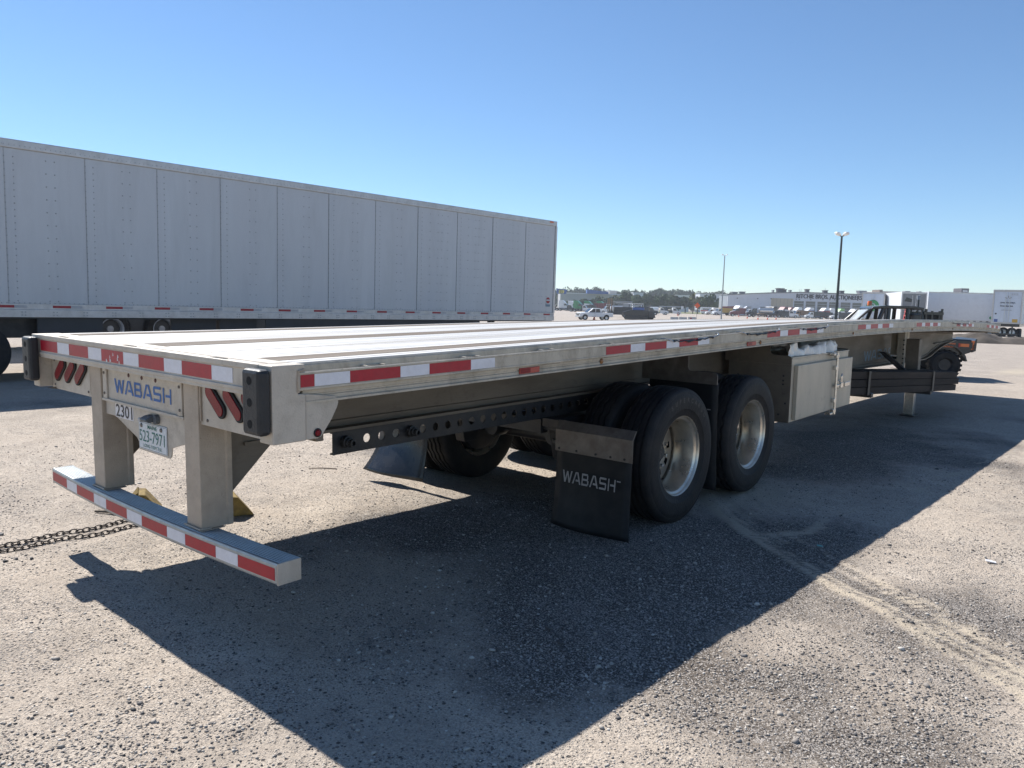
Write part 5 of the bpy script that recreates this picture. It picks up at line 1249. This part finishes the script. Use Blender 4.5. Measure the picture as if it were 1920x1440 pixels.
for i in range(6):
    a = bx(1486.5 + i * 21.8); b = a + bx(1362 + 18.2); z1 = bz(559.5 + .3 * i, 1486 + i * 21); z0 = .2
    dr_ = obj('garage_door', MB().box(a, b, -.03, -.001, z0, z1), BGREY, ab)
    n = 6; hh = (z1 - z0) / n
    for r_ in range(n):
        if r_ in (0,): continue
        obj('door_pane', MB().box(a + .12, b - .12, -.045, -.031, z0 + r_ * hh + .12, z0 + (r_ + 1) * hh - .10), GLASS, dr_)
    obj('door_frame', MB().box(a - .15, a - .002, -.12, -.001, z0, z1).box(b + .002, b + .15, -.12, -.001, z0, z1).box(a - .15, b + .15, -.12, -.001, z1 + .002, z1 + .2), BWALL, ab)
for u in (1380, 1418, 1443, 1490, 1496, 1517, 1540, 1553, 1562, 1583, 1605):
    obj('wall_lamp', MB().box(bx(u) - .25, bx(u) + .2, -.3, -.001, bz(557, u) - .05, bz(557, u) + .28), BDARK, ab)
ws = text('wall_sign', 'RITCHIE BROS. AUCTIONEERS', 7.6 * kB, (bx(1489), -.06, bz(554.3, 1489)), (1, 0, 0), (0, 0, 1), BLACKT, ab, width=bx(1362 + 122.5), thick=.02)
for k, (dx, dz) in enumerate(((.13, 0), (.26, .02), (.13, .10))):
    c_ = text('sign_stroke', 'RITCHIE BROS. AUCTIONEERS', 7.6 * kB, (bx(1489) + dx, -.075 - .012 * k, bz(554.3, 1489) + dz), (1, 0, 0), (0, 0, 1), BLACKT, ws, width=bx(1362 + 122.5), thick=.02)
for u, w, h in ((1378, 9, 2.2), (1392, 9, 2.2), (1463, 12, 6), (1472, 4, 4), (1482, 3, 2.5), (1514, 6, 4.5), (1548, 7, 3.5), (1579, 7, 3.8), (1450, 2, 3)):
    zz = float(np.interp(bx(u), [t[0] for t in top], [t[1] for t in top])) + .46
    q = obj('roof_unit', MB().box(bx(u) - w * kB / 2, bx(u) + w * kB / 2, 2, 4, zz, zz + h * kB).box(bx(u) - w * kB * .62, bx(u) + w * kB * .62, 1.8, 4.2, zz + h * kB + .01, zz + h * kB + .3), BDARK if h > 3 else BROOF, ab)
for u, h in ((1548.5, 9), (1500, 6), (1503, 6)):
    zz = bz(545, u) + .46; obj('antenna', MB().tube([(bx(u), 3, zz), (bx(u), 3, zz + h * kB)], .06, 6), POLEL, ab)
obj('roof_vent', MB().prism([(bx(1612), bz(546, 1612) + .5), (bx(1624), bz(546, 1612) + .5), (bx(1625), bz(538, 1612)), (bx(1610), bz(538, 1612))], 'y', 2, 5), BGREY, ab)
# buildings behind the trailers on the right
Dm = 410.0; km = Dm / F
pm = at_depth(1645, Dm)
mall = thing('beige_store', 'beige flat store with dark brown towers behind the parked trailers', 'building', pm, VIEW)
mx = lambda u: (u - 1645) * km
mz = lambda v: (588 - v) * km
obj('wall', MB().box(mx(1650), mx(1780), 0, 30, 0, mz(537)), BBEIGE, mall); obj('corner_tower', MB().box(mx(1644), mx(1650) - .01, -.5, 8, 0, mz(534.5)), M('tower_brown', (.19, .15, .13), .8), mall)
obj('side_wing', MB().box(mx(1780) + .01, mx(1850), .2, 30, 0, mz(541)), BDARK, mall)
tw = obj('sign_tower', MB().box(mx(1794.5), mx(1808.5), -1.5, 6, 0, mz(527.5)), BDARK, mall)
obj('tower_window', MB().box(mx(1797), mx(1806), -1.58, -1.501, mz(534), mz(531)), PLATE, tw); obj('tower_opening', MB().box(mx(1797), mx(1806), -1.58, -1.501, mz(543), mz(538.5)), HOLE, tw)
obj('grey_wing', MB().box(mx(1810), mx(1870), -.5, 20, 0, mz(543.5)), BGREY, mall)
for u in (1698, 1703, 1724, 1742): obj('roof_unit', MB().box(mx(u), mx(u + 5), 3, 6, mz(537) + .01, mz(535)), BGREY, mall)
hip = thing('hip_roof_building', 'grey hip roofed building far behind the stores at right', 'building', at_depth(1760, 500), VIEW); kh = 500 / F
hx_ = lambda u: (u - 1760) * kh
obj('wall', MB().box(hx_(1762), hx_(1895), 0, 25, 0, 44 * kh), BBEIGE, hip)
obj('roof', MB().add([(hx_(1756), -1, 44 * kh), (hx_(1900), -1, 44 * kh), (hx_(1900), 26, 44 * kh), (hx_(1756), 26, 44 * kh), (hx_(1782), 12, 53 * kh), (hx_(1880), 12, 53 * kh)], [(0, 1, 5, 4), (1, 2, 5), (2, 3, 4, 5), (3, 0, 4), (0, 3, 2, 1)]), BROOF, hip)
# ------------------------------------------------------------------ parked van trailers at right
def rear_trailer(u0, u1, vt, vb_, D, label, door, length=15, yaw=0.0, side=VANL):
    p = at_depth(u0, D); kk = D / F; w = (u1 - u0) * kk * math.cos(math.atan((u0 - 960) / F))
    o = thing('parked_trailer', label, 'trailer', p, VIEW - math.atan((u0 - 960) / F) + R(yaw), 'van trailers parked at the right')
    c, d = ray(u0, vb_); z0 = c.z + d.z * D - p.z; c, d = ray(u0, vt); z1 = c.z + d.z * D - p.z
    obj('trailer_shell', MB().box(0, w, .05, length, z0, z1), side, o, bevel=.03)
    fr = .05 * w
    obj('door_frame', MB().box(0, fr, -.03, .049, z0, z1).box(w - fr, w, -.03, .049, z0, z1).box(fr + .002, w - fr - .002, -.03, .049, z1 - fr * 1.5, z1).box(fr + .002, w - fr - .002, -.03, .049, z0, z0 + .12), VANR, o)
    for a, b in ((fr + .01, w / 2 - .01), (w / 2 + .01, w - fr - .01)): obj('rear_door', MB().box(a, b, .0, .048, z0 + .13, z1 - fr * 1.5 - .01), door, o)
    for x in (w * .43, w * .57): obj('door_bar', MB().tube([(x, -.03, z0 + .15), (x, -.03, z1 - .3)], .02, 6), P_SILVER, o)
    obj('rear_guard', MB().box(.1 * w, .9 * w, .05, .15, .45, .58).box(.25 * w, .30 * w, .06, .14, .581, z0 - .002).box(.70 * w, .75 * w, .06, .14, .581, z0 - .002), P_BLACK, o)
    obj('bed_frame', MB().box(.1, w - .1, .2, length, z0 - .25, z0 - .01), P_BLACK, o)
    for y in (1.6, 2.9):
        for x in (.2, w - .2):
            wv = empty('wheel', o, (x, y, .5)); obj('tyre', MB().lathe([(.28, -.16), (.45, -.16), (.5, -.1), (.5, .1), (.45, .16), (.28, .16)], 20, (0, 0, 0), 'x'), TYRE, wv); obj('rim', MB().lathe([(.29, -.15), (.15, -.05), (0, -.05)], 16, (0, 0, 0), 'x').lathe([(.29, .15), (.15, .05), (0, .05)], 16, (0, 0, 0), 'x'), P_SILVER, wv)
    return o, w, z0, z1
DOORB = M('door_pale_blue', (.58, .64, .73), .45, .1, .06, 1.5, dirt=(.36, .38, .42), dirt_amt=.3, dscale=2)
DOORG = M('door_grey', (.22, .23, .24), .5, .2, .10, 1.5)
t1, w1, a1, b1 = rear_trailer(1613, 1656, 547.5, 598, 85, 'van trailer whose pale rear doors carry a green ring emblem', DOORB, 14)
q = obj('ring_emblem', MB().lathe([(.26, -.06), (.62, -.06), (.62, -.055), (.26, -.055), (.26, -.06)], 36, (w1 / 2 - .02, 0, (a1 + b1) / 2 + .02), 'y'), P_GREEN, t1)
obj('ring_centre', MB().lathe([(0, -.07), (.14, -.07), (.14, -.06)], 24, (w1 / 2 - .02, 0, (a1 + b1) / 2 + .02), 'y'), P_GREEN, q)
t2, w2, a2, b2 = rear_trailer(1687, 1735.5, 547, 600, 78, 'van trailer with dusty grey rear doors standing left of the long white side', DOORG, 14, 12)
obj('door_patch', MB().prism([(w2 * .12, a2 + 1.9), (w2 * .40, a2 + 1.8), (w2 * .45, a2 + 2.1), (w2 * .2, a2 + 2.3)], 'y', -.012, -.002), P_BLACK, t2)
# long white trailer seen from its side
D3 = 82.0; k3 = D3 / F
t3 = thing('parked_trailer', 'long white van trailer seen from its ribbed side', 'trailer', at_depth(1737, D3), VIEW - R(12), 'van trailers parked at the right')
c, d = ray(1737, 600); z0 = c.z + d.z * D3 - t3.location.z; c, d = ray(1737, 547); z1 = c.z + d.z * D3 - t3.location.z; L3 = 9.5
obj('trailer_shell', MB().box(0, L3, .0, 2.6, z0, z1), VANL, t3, bevel=.03)
for i in range(16):
    obj('side_rib', MB().box(.02, L3 - .02, -.018, -.001, z0 + .25 + i * (z1 - z0 - .45) / 16, z0 + .25 + i * (z1 - z0 - .45) / 16 + .09), VANL, t3)
obj('bottom_rail', MB().box(0, L3, -.03, -.001, z0 - .06, z0 + .12), VANR, t3); obj('top_rail', MB().box(0, L3, -.03, -.001, z1 - .12, z1), VANR, t3)
for x in np.arange(.3, L3, .6): obj('marker_tape', MB().box(x, x + .25, -.036, -.031, z0 - .02, z0 + .06), BDARK, t3)
obj('round_emblem', MB().lathe([(0, -.03), (.16, -.03), (.16, -.02)], 16, (6.15, 0, z0 + .42), 'y').lathe([(0, -.03), (.16, -.03), (.16, -.02)], 16, (6.55, 0, z0 + .42), 'y'), P_GREEN, t3)
obj('bed_frame', MB().box(.1, L3, .2, 2.4, z0 - .3, z0 - .061), P_BLACK, t3)
for x in (7.0, 8.3): far_wheel(t3, x, .2, .5, .3); far_wheel(t3, x, 2.4, .5, .3)
# nearest parked trailer with slogan
t4, w4, a4, b4 = rear_trailer(1858, 1914, 543, 606, 66, 'nearest parked van trailer with faded slogan on its pale rear door', DOORB, 15, -4)
zz = lambda f: a4 + (b4 - a4) * f
text('door_slogan', 'ave money.', .15, (w4 * .26, -.004, zz(.60)), (1, 0, 0), (0, 0, 1), BLACKT, t4, width=w4 * .50, bold=.02, thick=.004)
text('door_slogan', 'live bette', .15, (w4 * .26, -.004, zz(.50)), (1, 0, 0), (0, 0, 1), BLACKT, t4, width=w4 * .42, bold=.02, thick=.004)
text('door_slogan', 'walmart.com', .07, (w4 * .30, -.004, zz(.39)), (1, 0, 0), (0, 0, 1), BLACKT, t4, width=w4 * .36, thick=.004)
text('trailer_number', '13325', .16, (w4 * .54, -.004, zz(.84)), (1, 0, 0), (0, 0, 1), GREYT, t4, width=w4 * .26, thick=.004)
mb = MB()
for a in (90, 150, 30):
    ca, sa = math.cos(R(a)), math.sin(R(a)); cx, cz = w4 * .51, zz(.73)
    mb.prism([(cx + ca * .08 - sa * .03, cz + sa * .08 + ca * .03), (cx + ca * .08 + sa * .03, cz + sa * .08 - ca * .03), (cx + ca * .26 + sa * .04, cz + sa * .26 - ca * .04), (cx + ca * .26 - sa * .04, cz + sa * .26 + ca * .04)], 'y', -.008, -.002)
obj('spark_emblem', mb, GREYT, t4); obj('door_placard', MB().box(w4 * .70, w4 * .88, -.012, -.002, zz(.02), zz(.14)), P_YELLOW, t4)
obj('door_patch', MB().box(w4 * .10, w4 * .22, -.010, -.002, zz(.04), zz(.13)), P_BLUE, t4); obj('door_stain', MB().lathe([(0, -.01), (.07, -.01), (.07, -.002)], 12, (w4 * .14, 0, zz(.29)), 'y'), P_BLACK, t4)
for i, (u, v, s, l) in enumerate(((1848, 615, 1.0, 'pale concrete block resting by the nearest parked trailer wheels'),)):
    p, D = at(u, v); b = thing('concrete_block', l, 'block', p, VIEW); obj('block_body', MB().prism([(-.7, 0), (.75, 0), (.6, .55), (-.5, .6)], 'y', -.5, .5), CONC, b, bevel=.05)
mp_ = at_depth(1895, 54)
nb_ = 40; xs2 = np.linspace(-5, 7, nb_); ys2 = np.linspace(-1.6, 1.6, 16); vs = []; fs = []
for y in ys2:
    for x in xs2:
        e = max(0, 1 - (y / 1.6) ** 2) * min(1, max(0, (x + 5) / 1.5)) * min(1, max(0, (7 - x) / 1.5)); vs.append((x, y, -.03 + e * (.42 + 1.0 * float(fbm(np.array(x * .9 + 20), np.array(y * 1.1 + 9), 13, 4)) - .28)))
for j in range(15):
    for i in range(nb_ - 1): q = j * nb_ + i; fs.append((q, q + 1, q + nb_ + 1, q + nb_))
md = obj('dirt_mound', MB().add(vs, fs), DIRT, smooth=True, loc=mp_); md.rotation_euler = (0, 0, VIEW); tag(md, 'low brown mound of dirt beyond the trailer nose', kind='structure')
# ------------------------------------------------------------------ black utility vehicle behind the flatbed nose
pu, Du = at(1712, 704)
uv = thing('utility_vehicle', 'black open crew utility vehicle with amber beacon and red ladder', 'utility vehicle', pu, LEFT + R(-12)); ku = Du / F
ux = lambda u: -(u - 1712) * ku                 # +x is forward (left in view)
uz = lambda v: (704 - v) * ku
w = .72
UB = P_BLACK
obj('body_tub', MB().prism([(ux(1790), uz(655)), (ux(1790), uz(632)), (ux(1716), uz(630)), (ux(1640), uz(628)), (ux(1590), uz(622)), (ux(1552), uz(632)), (ux(1545), uz(660)), (ux(1600), uz(672)), (ux(1740), uz(672))], 'y', -w, w), UB, uv, bevel=.04)
for s in (-1, 1):
    y = s * (w - .06)
    obj('roll_cage', MB().tube([(ux(1590), y, uz(610)), (ux(1612), y, uz(588)), (ux(1622), y * .96, uz(581)), (ux(1645), y * .94, uz(578.5)), (ux(1690), y * .94, uz(578.5)), (ux(1706), y * .95, uz(581)), (ux(1708), y, uz(628))], .032, 10), UB, uv, smooth='angle')
    for u0_, u1_ in ((1641, 1626), (1650, 1648), (1682, 1681)):
        obj('cage_post', MB().tube([(ux(u0_), y * .95, uz(580)), (ux(u1_), y, uz(628))], .05, 10), UB, uv, smooth='angle')
    obj('tail_lamp', MB().box(ux(1784) - .02, ux(1770), s * (w + .001), s * (w + .02), uz(645), uz(638)), P_RED, uv)
    obj('reflector', MB().box(ux(1794), ux(1789), s * (w - .12), s * (w), uz(650), uz(634)), P_ORANGE, uv)
    for u_ in (1580, 1746):
        wv = empty('wheel', uv, (ux(u_), s * (w + .02), .36)); obj('tyre', MB().lathe([(.18, -.14), (.30, -.15), (.35, -.11), (.36, -.03), (.36, .03), (.35, .11), (.30, .15), (.18, .14)], 30, (0, 0, 0), 'y'), TYRE, wv, smooth='angle')
        tb_ = MB()
        for q in range(20):
            a = 2 * math.pi * q / 20; ca, sa = math.cos(a), math.sin(a); tb_.box(-.03, .03, -.13, .13, .355, .378); tb_.v[-8:] = [(x * ca - z * sa, y_, x * sa + z * ca) for x, y_, z in tb_.v[-8:]]
        obj('tread_lug', tb_, TYRE, wv); obj('rim', MB().lathe([(.185, -.13), (.14, -.06), (0, -.06)], 20, (0, 0, 0), 'y').lathe([(.185, .13), (.14, .06), (0, .06)], 20, (0, 0, 0), 'y'), BLKS, wv)
        obj('fender', MB().prism([(ux(u_) + .50 * math.cos(R(a)), .38 + .50 * math.sin(R(a))) for a in range(10, 171, 16)] + [(ux(u_) + .46 * math.cos(R(a)), .38 + .46 * math.sin(R(a))) for a in range(170, 9, -16)], 'y', s * (w - .22), s * (w + .12)), UB, uv)
obj('roof_panel', MB().prism([(ux(1707), uz(578)), (ux(1690), uz(575.5)), (ux(1645), uz(575.5)), (ux(1622), uz(578)), (ux(1618), uz(582)), (ux(1645), uz(580)), (ux(1690), uz(580)), (ux(1706), uz(582))], 'y', -w, w), UB, uv, bevel=.01)
obj('windshield', MB().prism([(ux(1596), uz(612)), (ux(1617), uz(584)), (ux(1617.6), uz(584)), (ux(1597), uz(612))], 'y', -w * .85, w * .85), PALEG, uv)
obj('seat_row', MB().box(ux(1675), ux(1640), -w * .8, w * .8, uz(632), uz(612)).box(ux(1704), ux(1690), -w * .8, w * .8, uz(632), uz(606)), BLKR, uv, bevel=.03)
bc = obj('beacon', MB().lathe([(0, .12), (.05, .118), (.06, .09), (.06, 0)], 16, (ux(1630), -.2, uz(576)), 'z'), M('amber_beacon', (.75, .16, .03), .2, 0, coat=.5), uv, smooth='angle')
mb = MB()
lad = obj('ladder', MB().prism([(ux(1699), uz(628)), (ux(1705), uz(575)), (ux(1707), uz(575)), (ux(1701.5), uz(628))], 'y', -w - .10, -w - .06).prism([(ux(1699), uz(628)), (ux(1705), uz(575)), (ux(1707), uz(575)), (ux(1701.5), uz(628))], 'y', -w + .22, -w + .26), P_RED, uv)
for i in range(7): obj('ladder_rung', MB().box(ux(1706.5 - i * .9), ux(1703.5 - i * .9), -w - .059, -w + .219, uz(578 + i * 7.5) - .02, uz(578 + i * 7.5) + .02), P_RED, uv)
mb = MB()
for u_, v_ in ((1712, 580), (1722, 583), (1734, 583), (1738, 579)): mb.tube([(ux(u_), -w * .9, uz(632)), (ux(u_), -w * .9, uz(v_))], .03, 8); mb.tube([(ux(u_), w * .9, uz(632)), (ux(u_), w * .9, uz(v_))], .03, 8)
obj('cargo_rack', mb, UB, uv)
obj('rack_bar', MB().box(ux(1740), ux(1708), -w * .95, -w * .85, uz(590), uz(585)), UB, uv); obj('rack_bar', MB().box(ux(1740), ux(1708), w * .85, w * .95, uz(590), uz(585)), UB, uv)
obj('cargo_bag', MB().box(ux(1738), ux(1710), -w * .8, w * .8, uz(602), uz(589)), BLKR, uv, bevel=.04)
obj('antenna_mast', MB().tube([(ux(1722), -w * .8, uz(600)), (ux(1722.5), -w * .8, uz(562))], .022, 8), POLE, uv); obj('mast_cap', MB().lathe([(0, .12), (.045, .11), (.045, 0), (0, 0)], 10, (ux(1722.5), -w * .8, uz(562)), 'z'), POLEL, uv)
gt = obj('tail_panel', MB().box(ux(1790), ux(1735), -w - .035, -w - .002, uz(648), uz(637)), P_BLACK, uv)
obj('panel_plate', MB().box(ux(1762), ux(1737), -w - .042, -w - .036, uz(646.5), uz(639)), P_ORANGE, gt)
text('panel_lettering', 'POLARIS', .075, (ux(1755), -w - .044, uz(645.5)), (-1, 0, 0), (0, 0, 1), BLACKT, gt, width=.34, bold=.03) if False else text('panel_lettering', 'POLARIS', 4.4 * ku, (ux(1738), w + .044, uz(645.3)), (-1, 0, 0), (0, 0, 1), BLACKT, gt, width=24 * ku, bold=.03)
obj('panel_plate', MB().box(ux(1762), ux(1737), w + .036, w + .042, uz(646.5), uz(639)), P_ORANGE, gt); obj('panel_board', MB().box(ux(1790), ux(1735), w + .002, w + .035, uz(648), uz(637)), P_BLACK, gt)
obj('panel_lamp', MB().box(ux(1784), ux(1770), w + .036, w + .05, uz(645), uz(639.5)), P_ORANGE, gt); obj('panel_lamp', MB().box(ux(1769.5), ux(1767), w + .036, w + .048, uz(646), uz(639)), P_RED, gt)
obj('bed_corner', MB().prism([(ux(1790), uz(655)), (ux(1797), uz(652)), (ux(1798), uz(630)), (ux(1796), uz(630)), (ux(1790), uz(645))], 'y', -w, w), P_BLACK, uv, bevel=.01)
# ------------------------------------------------------------------ trees
def crown_mesh(seed, n, rx, rz, leaf, lobes=9):
    r = np.random.default_rng(seed); C = np.stack([r.normal(0, .45, lobes), r.normal(0, .45, lobes), r.uniform(-.45, .55, lobes)], -1); S = r.uniform(.32, .62, lobes)
    k = r.integers(0, lobes, n); d = r.normal(size=(n, 3)); d /= np.linalg.norm(d, axis=1)[:, None]
    p = C[k] + d * (S[k] * r.uniform(.55, 1.0, n) ** .5)[:, None]
    p = p * np.array([rx, rx, rz]); nn = d + r.normal(0, .6, (n, 3)); nn /= np.linalg.norm(nn, axis=1)[:, None]
    a = np.cross(nn, r.normal(size=(n, 3))); a /= np.linalg.norm(a, axis=1)[:, None]; b = np.cross(nn, a); s = leaf * r.uniform(.5, 1.3, n)[:, None]
    V = np.stack([p + a * s, p + b * s * .7, p - a * s, p - b * s * .7], 1).reshape(-1, 3)
    me = bpy.data.meshes.new('crown'); me.from_pydata(V.tolist(), [], (np.arange(n * 4).reshape(-1, 4)).tolist()); return me
trunk_m = MB().tube([(0, 0, 0), (.05, 0, .8), (0, .05, 1.6)], [.09, .07, .05], 8).tube([(0, .05, 1.4), (.5, .2, 2.2)], [.045, .02], 6).tube([(0, .05, 1.4), (-.4, .3, 2.3)], [.045, .02], 6).tube([(0, .05, 1.5), (.1, -.4, 2.4)], [.045, .02], 6)
tm = bpy.data.meshes.new('trunk'); tm.from_pydata(trunk_m.v, [], trunk_m.f); tm.materials.append(BARK)
CR = []
for i in range(5):
    m_ = crown_mesh(100 + i, 1500, 1.0, .72, .11, 8 + i); m_.materials.append(LEAF); CR.append(m_)
KIND = ['dark rounded', 'broad spreading', 'pale loose crowned', 'narrow upright', 'low bushy']
def tree(u, D, wpx, hpx, label, k, group='trees standing beyond the yard', vbase=None):
    p = at_depth(u, D); kk = D / F; o = thing('tree', label, 'tree', p, random.uniform(0, 6), group); hw_, hh = wpx * kk / 2, hpx * kk
    t = bpy.data.objects.new('trunk', tm); col.objects.link(t); t.parent = o; t.scale = (hh * .4, hh * .4, hh * .28)
    c_ = bpy.data.objects.new('crown', CR[k % 5]); col.objects.link(c_); c_.parent = o; c_.location = (0, 0, hh * .58); c_.scale = (hw_ * .95, hw_ * .95, hh * .55)
    return o
near_trees = [(1062, 16, 18), (1100, 30, 24), (1122, 22, 30), (1150, 34, 34), (1168, 26, 40), (1186, 32, 36), (1206, 30, 34), (1228, 34, 38), (1246, 34, 40), (1262, 32, 36), (1284, 34, 32), (1316, 26, 36), (1330, 30, 42), (1345, 26, 28), (1076, 22, 20), (1136, 24, 26), (1272, 26, 28)]
for i, (u, w_, h_) in enumerate(near_trees):
    ref = 'behind the white pickup' if u < 1145 else ('behind the dark machines' if u < 1230 else ('behind the bucket truck' if u < 1290 else 'left of the auction building'))
    tree(u, 355 + (i * 37 % 40), w_ * 1.15, h_ * .94, '%s green tree %s%s' % (KIND[i % 5], ref, {1: ' over the green roofs', 15: ' tailgate'}.get(i, '')), i)
# cabbage palms
def palm(u, D, hpx, label):
    p = at_depth(u, D); kk = D / F; h = hpx * kk; o = thing('palm_tree', label, 'palm', p, 0, 'palm trees beyond the yard')
    obj('trunk', MB().tube([(0, 0, 0), (.15, 0, h * .5), (0, 0, h * .85)], [.28, .22, .2], 8), BARK, o); vs = []; fs = []
    for i in range(46):
        a = random.uniform(0, 6.28); e = random.uniform(-.7, 1.2); L_ = h * random.uniform(.22, .34); q = len(vs)
        for t_ in (0, .5, 1):
            r_ = L_ * t_; z = h * .85 + r_ * math.sin(e) - .35 * L_ * t_ * t_; x, y = r_ * math.cos(e) * math.cos(a), r_ * math.cos(e) * math.sin(a); ww = (.12, .5, .25)[int(t_ * 2)] * L_ * .25
            vs += [(x - math.sin(a) * ww, y + math.cos(a) * ww, z), (x + math.sin(a) * ww, y - math.cos(a) * ww, z)]
        fs += [(q, q + 1, q + 3, q + 2), (q + 2, q + 3, q + 5, q + 4)]
    obj('fronds', MB().add(vs, fs), PALM, o, normals=False)
palm(1298, 338, 38, 'tall shaggy palm right above the diamond sign'); palm(1307, 342, 32, 'shorter palm leaning beside the shaggy one')
# far wood as one mass
fw_v = []; fw_f = []
rr = np.random.default_rng(55)
for i in range(170):
    u = rr.uniform(1030, 1700) if i < 150 else rr.uniform(700, 1040); D = rr.uniform(540, 700); p = at_depth(u, D); kk = D / F
    base_h = 38 + 8 * (float(fbm(np.array(u * .02), np.array(3.3), 77, 3)) - .4) * 2 + (1 if 1180 < u < 1290 else 0); hh = (base_h + rr.uniform(-5, 4)) * kk
    if u > 1340: hh *= .97
    m_ = CR[i % 5]; n_ = len(m_.vertices); co = np.empty(n_ * 3); m_.vertices.foreach_get('co', co); co = co.reshape(-1, 3)[: n_ // 4 * 4]
    sel = np.repeat(rr.random(len(co) // 4) < .55, 4); co = co[sel]; a = rr.uniform(0, 6.28); hw_ = rr.uniform(18, 32) * kk * .6
    co = np.stack([(co[:, 0] * math.cos(a) - co[:, 1] * math.sin(a)) * hw_, (co[:, 0] * math.sin(a) + co[:, 1] * math.cos(a)) * hw_, co[:, 2] * hh * .66 + hh * .48], -1) + np.array(p)
    o_ = sum(len(x) for x in fw_v); fw_v.append(co); fw_f.append(np.arange(len(co)).reshape(-1, 4) + o_)
fme = bpy.data.meshes.new('far_wood'); fme.from_pydata(np.concatenate(fw_v).tolist(), [], np.concatenate(fw_f).tolist()); fme.materials.append(LEAFF)
fo = bpy.data.objects.new('far_wood', fme); col.objects.link(fo); tag(fo, 'distant line of green woods along the horizon', 'wood', kind='stuff')
# grass verge under the trees
gv = MB(); 
a_ = at_depth(1030, 345); b_ = at_depth(1350, 325); c_ = at_depth(1350, 480); d_ = at_depth(1030, 500)
gv.add([(q.x, q.y, q.z + .05) for q in (a_, b_, c_, d_)], [(0, 1, 2, 3)])
g_ = obj('grass_verge', gv, GRASS); tag(g_, 'dry grass verge under the far trees', kind='structure')
# ------------------------------------------------------------------ electronics store and far roofs
Ds = 450.0; ks = Ds / F; st = thing('electronics_store', 'long grey store with slanted blue roof wedge behind the trees', 'building', at_depth(1040, Ds), VIEW); sx = lambda u: (u - 1040) * ks; sz = lambda v: (580 - v) * ks
obj('wall', MB().box(sx(1050), sx(1182), 0, 30, 0, sz(550.5)), BSTORE, st); obj('roof_edge', MB().box(sx(1050), sx(1182), -.4, -.001, sz(551.5), sz(550)), BWALL, st)
obj('entrance_wedge', MB().prism([(sx(1098), sz(551)), (sx(1138), sz(551)), (sx(1138), sz(546.5)), (sx(1098), sz(543.5))], 'y', -2.5, 4), BBLUE, st)
sgn = thing('store_sign', 'blue roadside sign board with yellow tag left of the store', 'sign', at_depth(1051, 430), VIEW); k5 = 430 / F; gz_ = lambda v: (581 - v) * k5
obj('sign_board', MB().prism([(-10.5 * k5, gz_(543.5)), (10.5 * k5, gz_(545)), (8.5 * k5, gz_(553.5)), (-8.5 * k5, gz_(553.5))], 'y', -.3, .3), BBLUE, sgn)
obj('sign_tag', MB().prism([(-5 * k5, gz_(546.0)), (3.5 * k5, gz_(546.0)), (5 * k5, gz_(549.0)), (3.5 * k5, gz_(552.5)), (-5 * k5, gz_(552.5))], 'y', -.36, -.301), TAGY, sgn)
text('sign_lettering', 'BEST', 2.6 * k5, (-3.8 * k5, -.38, gz_(549.0)), (1, 0, 0), (0, 0, 1), BLACKT, sgn, width=6.4 * k5, bold=.02, thick=.02); text('sign_lettering', 'BUY', 2.6 * k5, (-3.8 * k5, -.38, gz_(552.0)), (1, 0, 0), (0, 0, 1), BLACKT, sgn, width=6.4 * k5, bold=.02, thick=.02)
obj('sign_post', MB().box(-2 * k5, 2 * k5, -.2, .2, 0, gz_(553.6)), BSTORE, sgn)
for u0, u1, vt, vb2, D, l, mt in ((1140, 1154, 545, 560, 470, 'beige block of a store right of the blue wedge', BBEIGE), (1186, 1204, 547.5, 562, 475, 'white flat roofed building behind the middle trees', BWALL), (1266, 1290, 549.5, 565, 475, 'low white roofed building left of the palms', BWALL), (1310, 1350, 544.5, 565, 470, 'white building with dark roof line behind the palms', BWALL)):
    kk = D / F; b = thing('far_building', l, 'building', at_depth(u0, D), VIEW, None); ww = (u1 - u0) * kk; hh = (580 - vt) * kk
    obj('wall', MB().box(0, ww, 0, 12, 0, hh), mt, b); obj('roof', MB().box(-.3, ww + .3, -.4, 12.3, hh + .001, hh + .35), BROOF if 'dark' in l else BWALL, b)

# ------------------------------------------------------------------ humid air
hz = bpy.data.materials.new('humid_air'); hz.use_nodes = True; hn = hz.node_tree.nodes; hn.remove(hn['Principled BSDF'])
pv_ = hn.new('ShaderNodeVolumePrincipled'); pv_.inputs['Color'].default_value = (.88, .93, 1, 1); pv_.inputs['Density'].default_value = .00034; pv_.inputs['Anisotropy'].default_value = .2
hz.node_tree.links.new(pv_.outputs[0], hn['Material Output'].inputs['Volume'])
hb = obj('haze', MB().box(-900, 700, -60, 900, -2.0, 24), hz); tag(hb, 'thin humid air over the yard', kind='stuff')
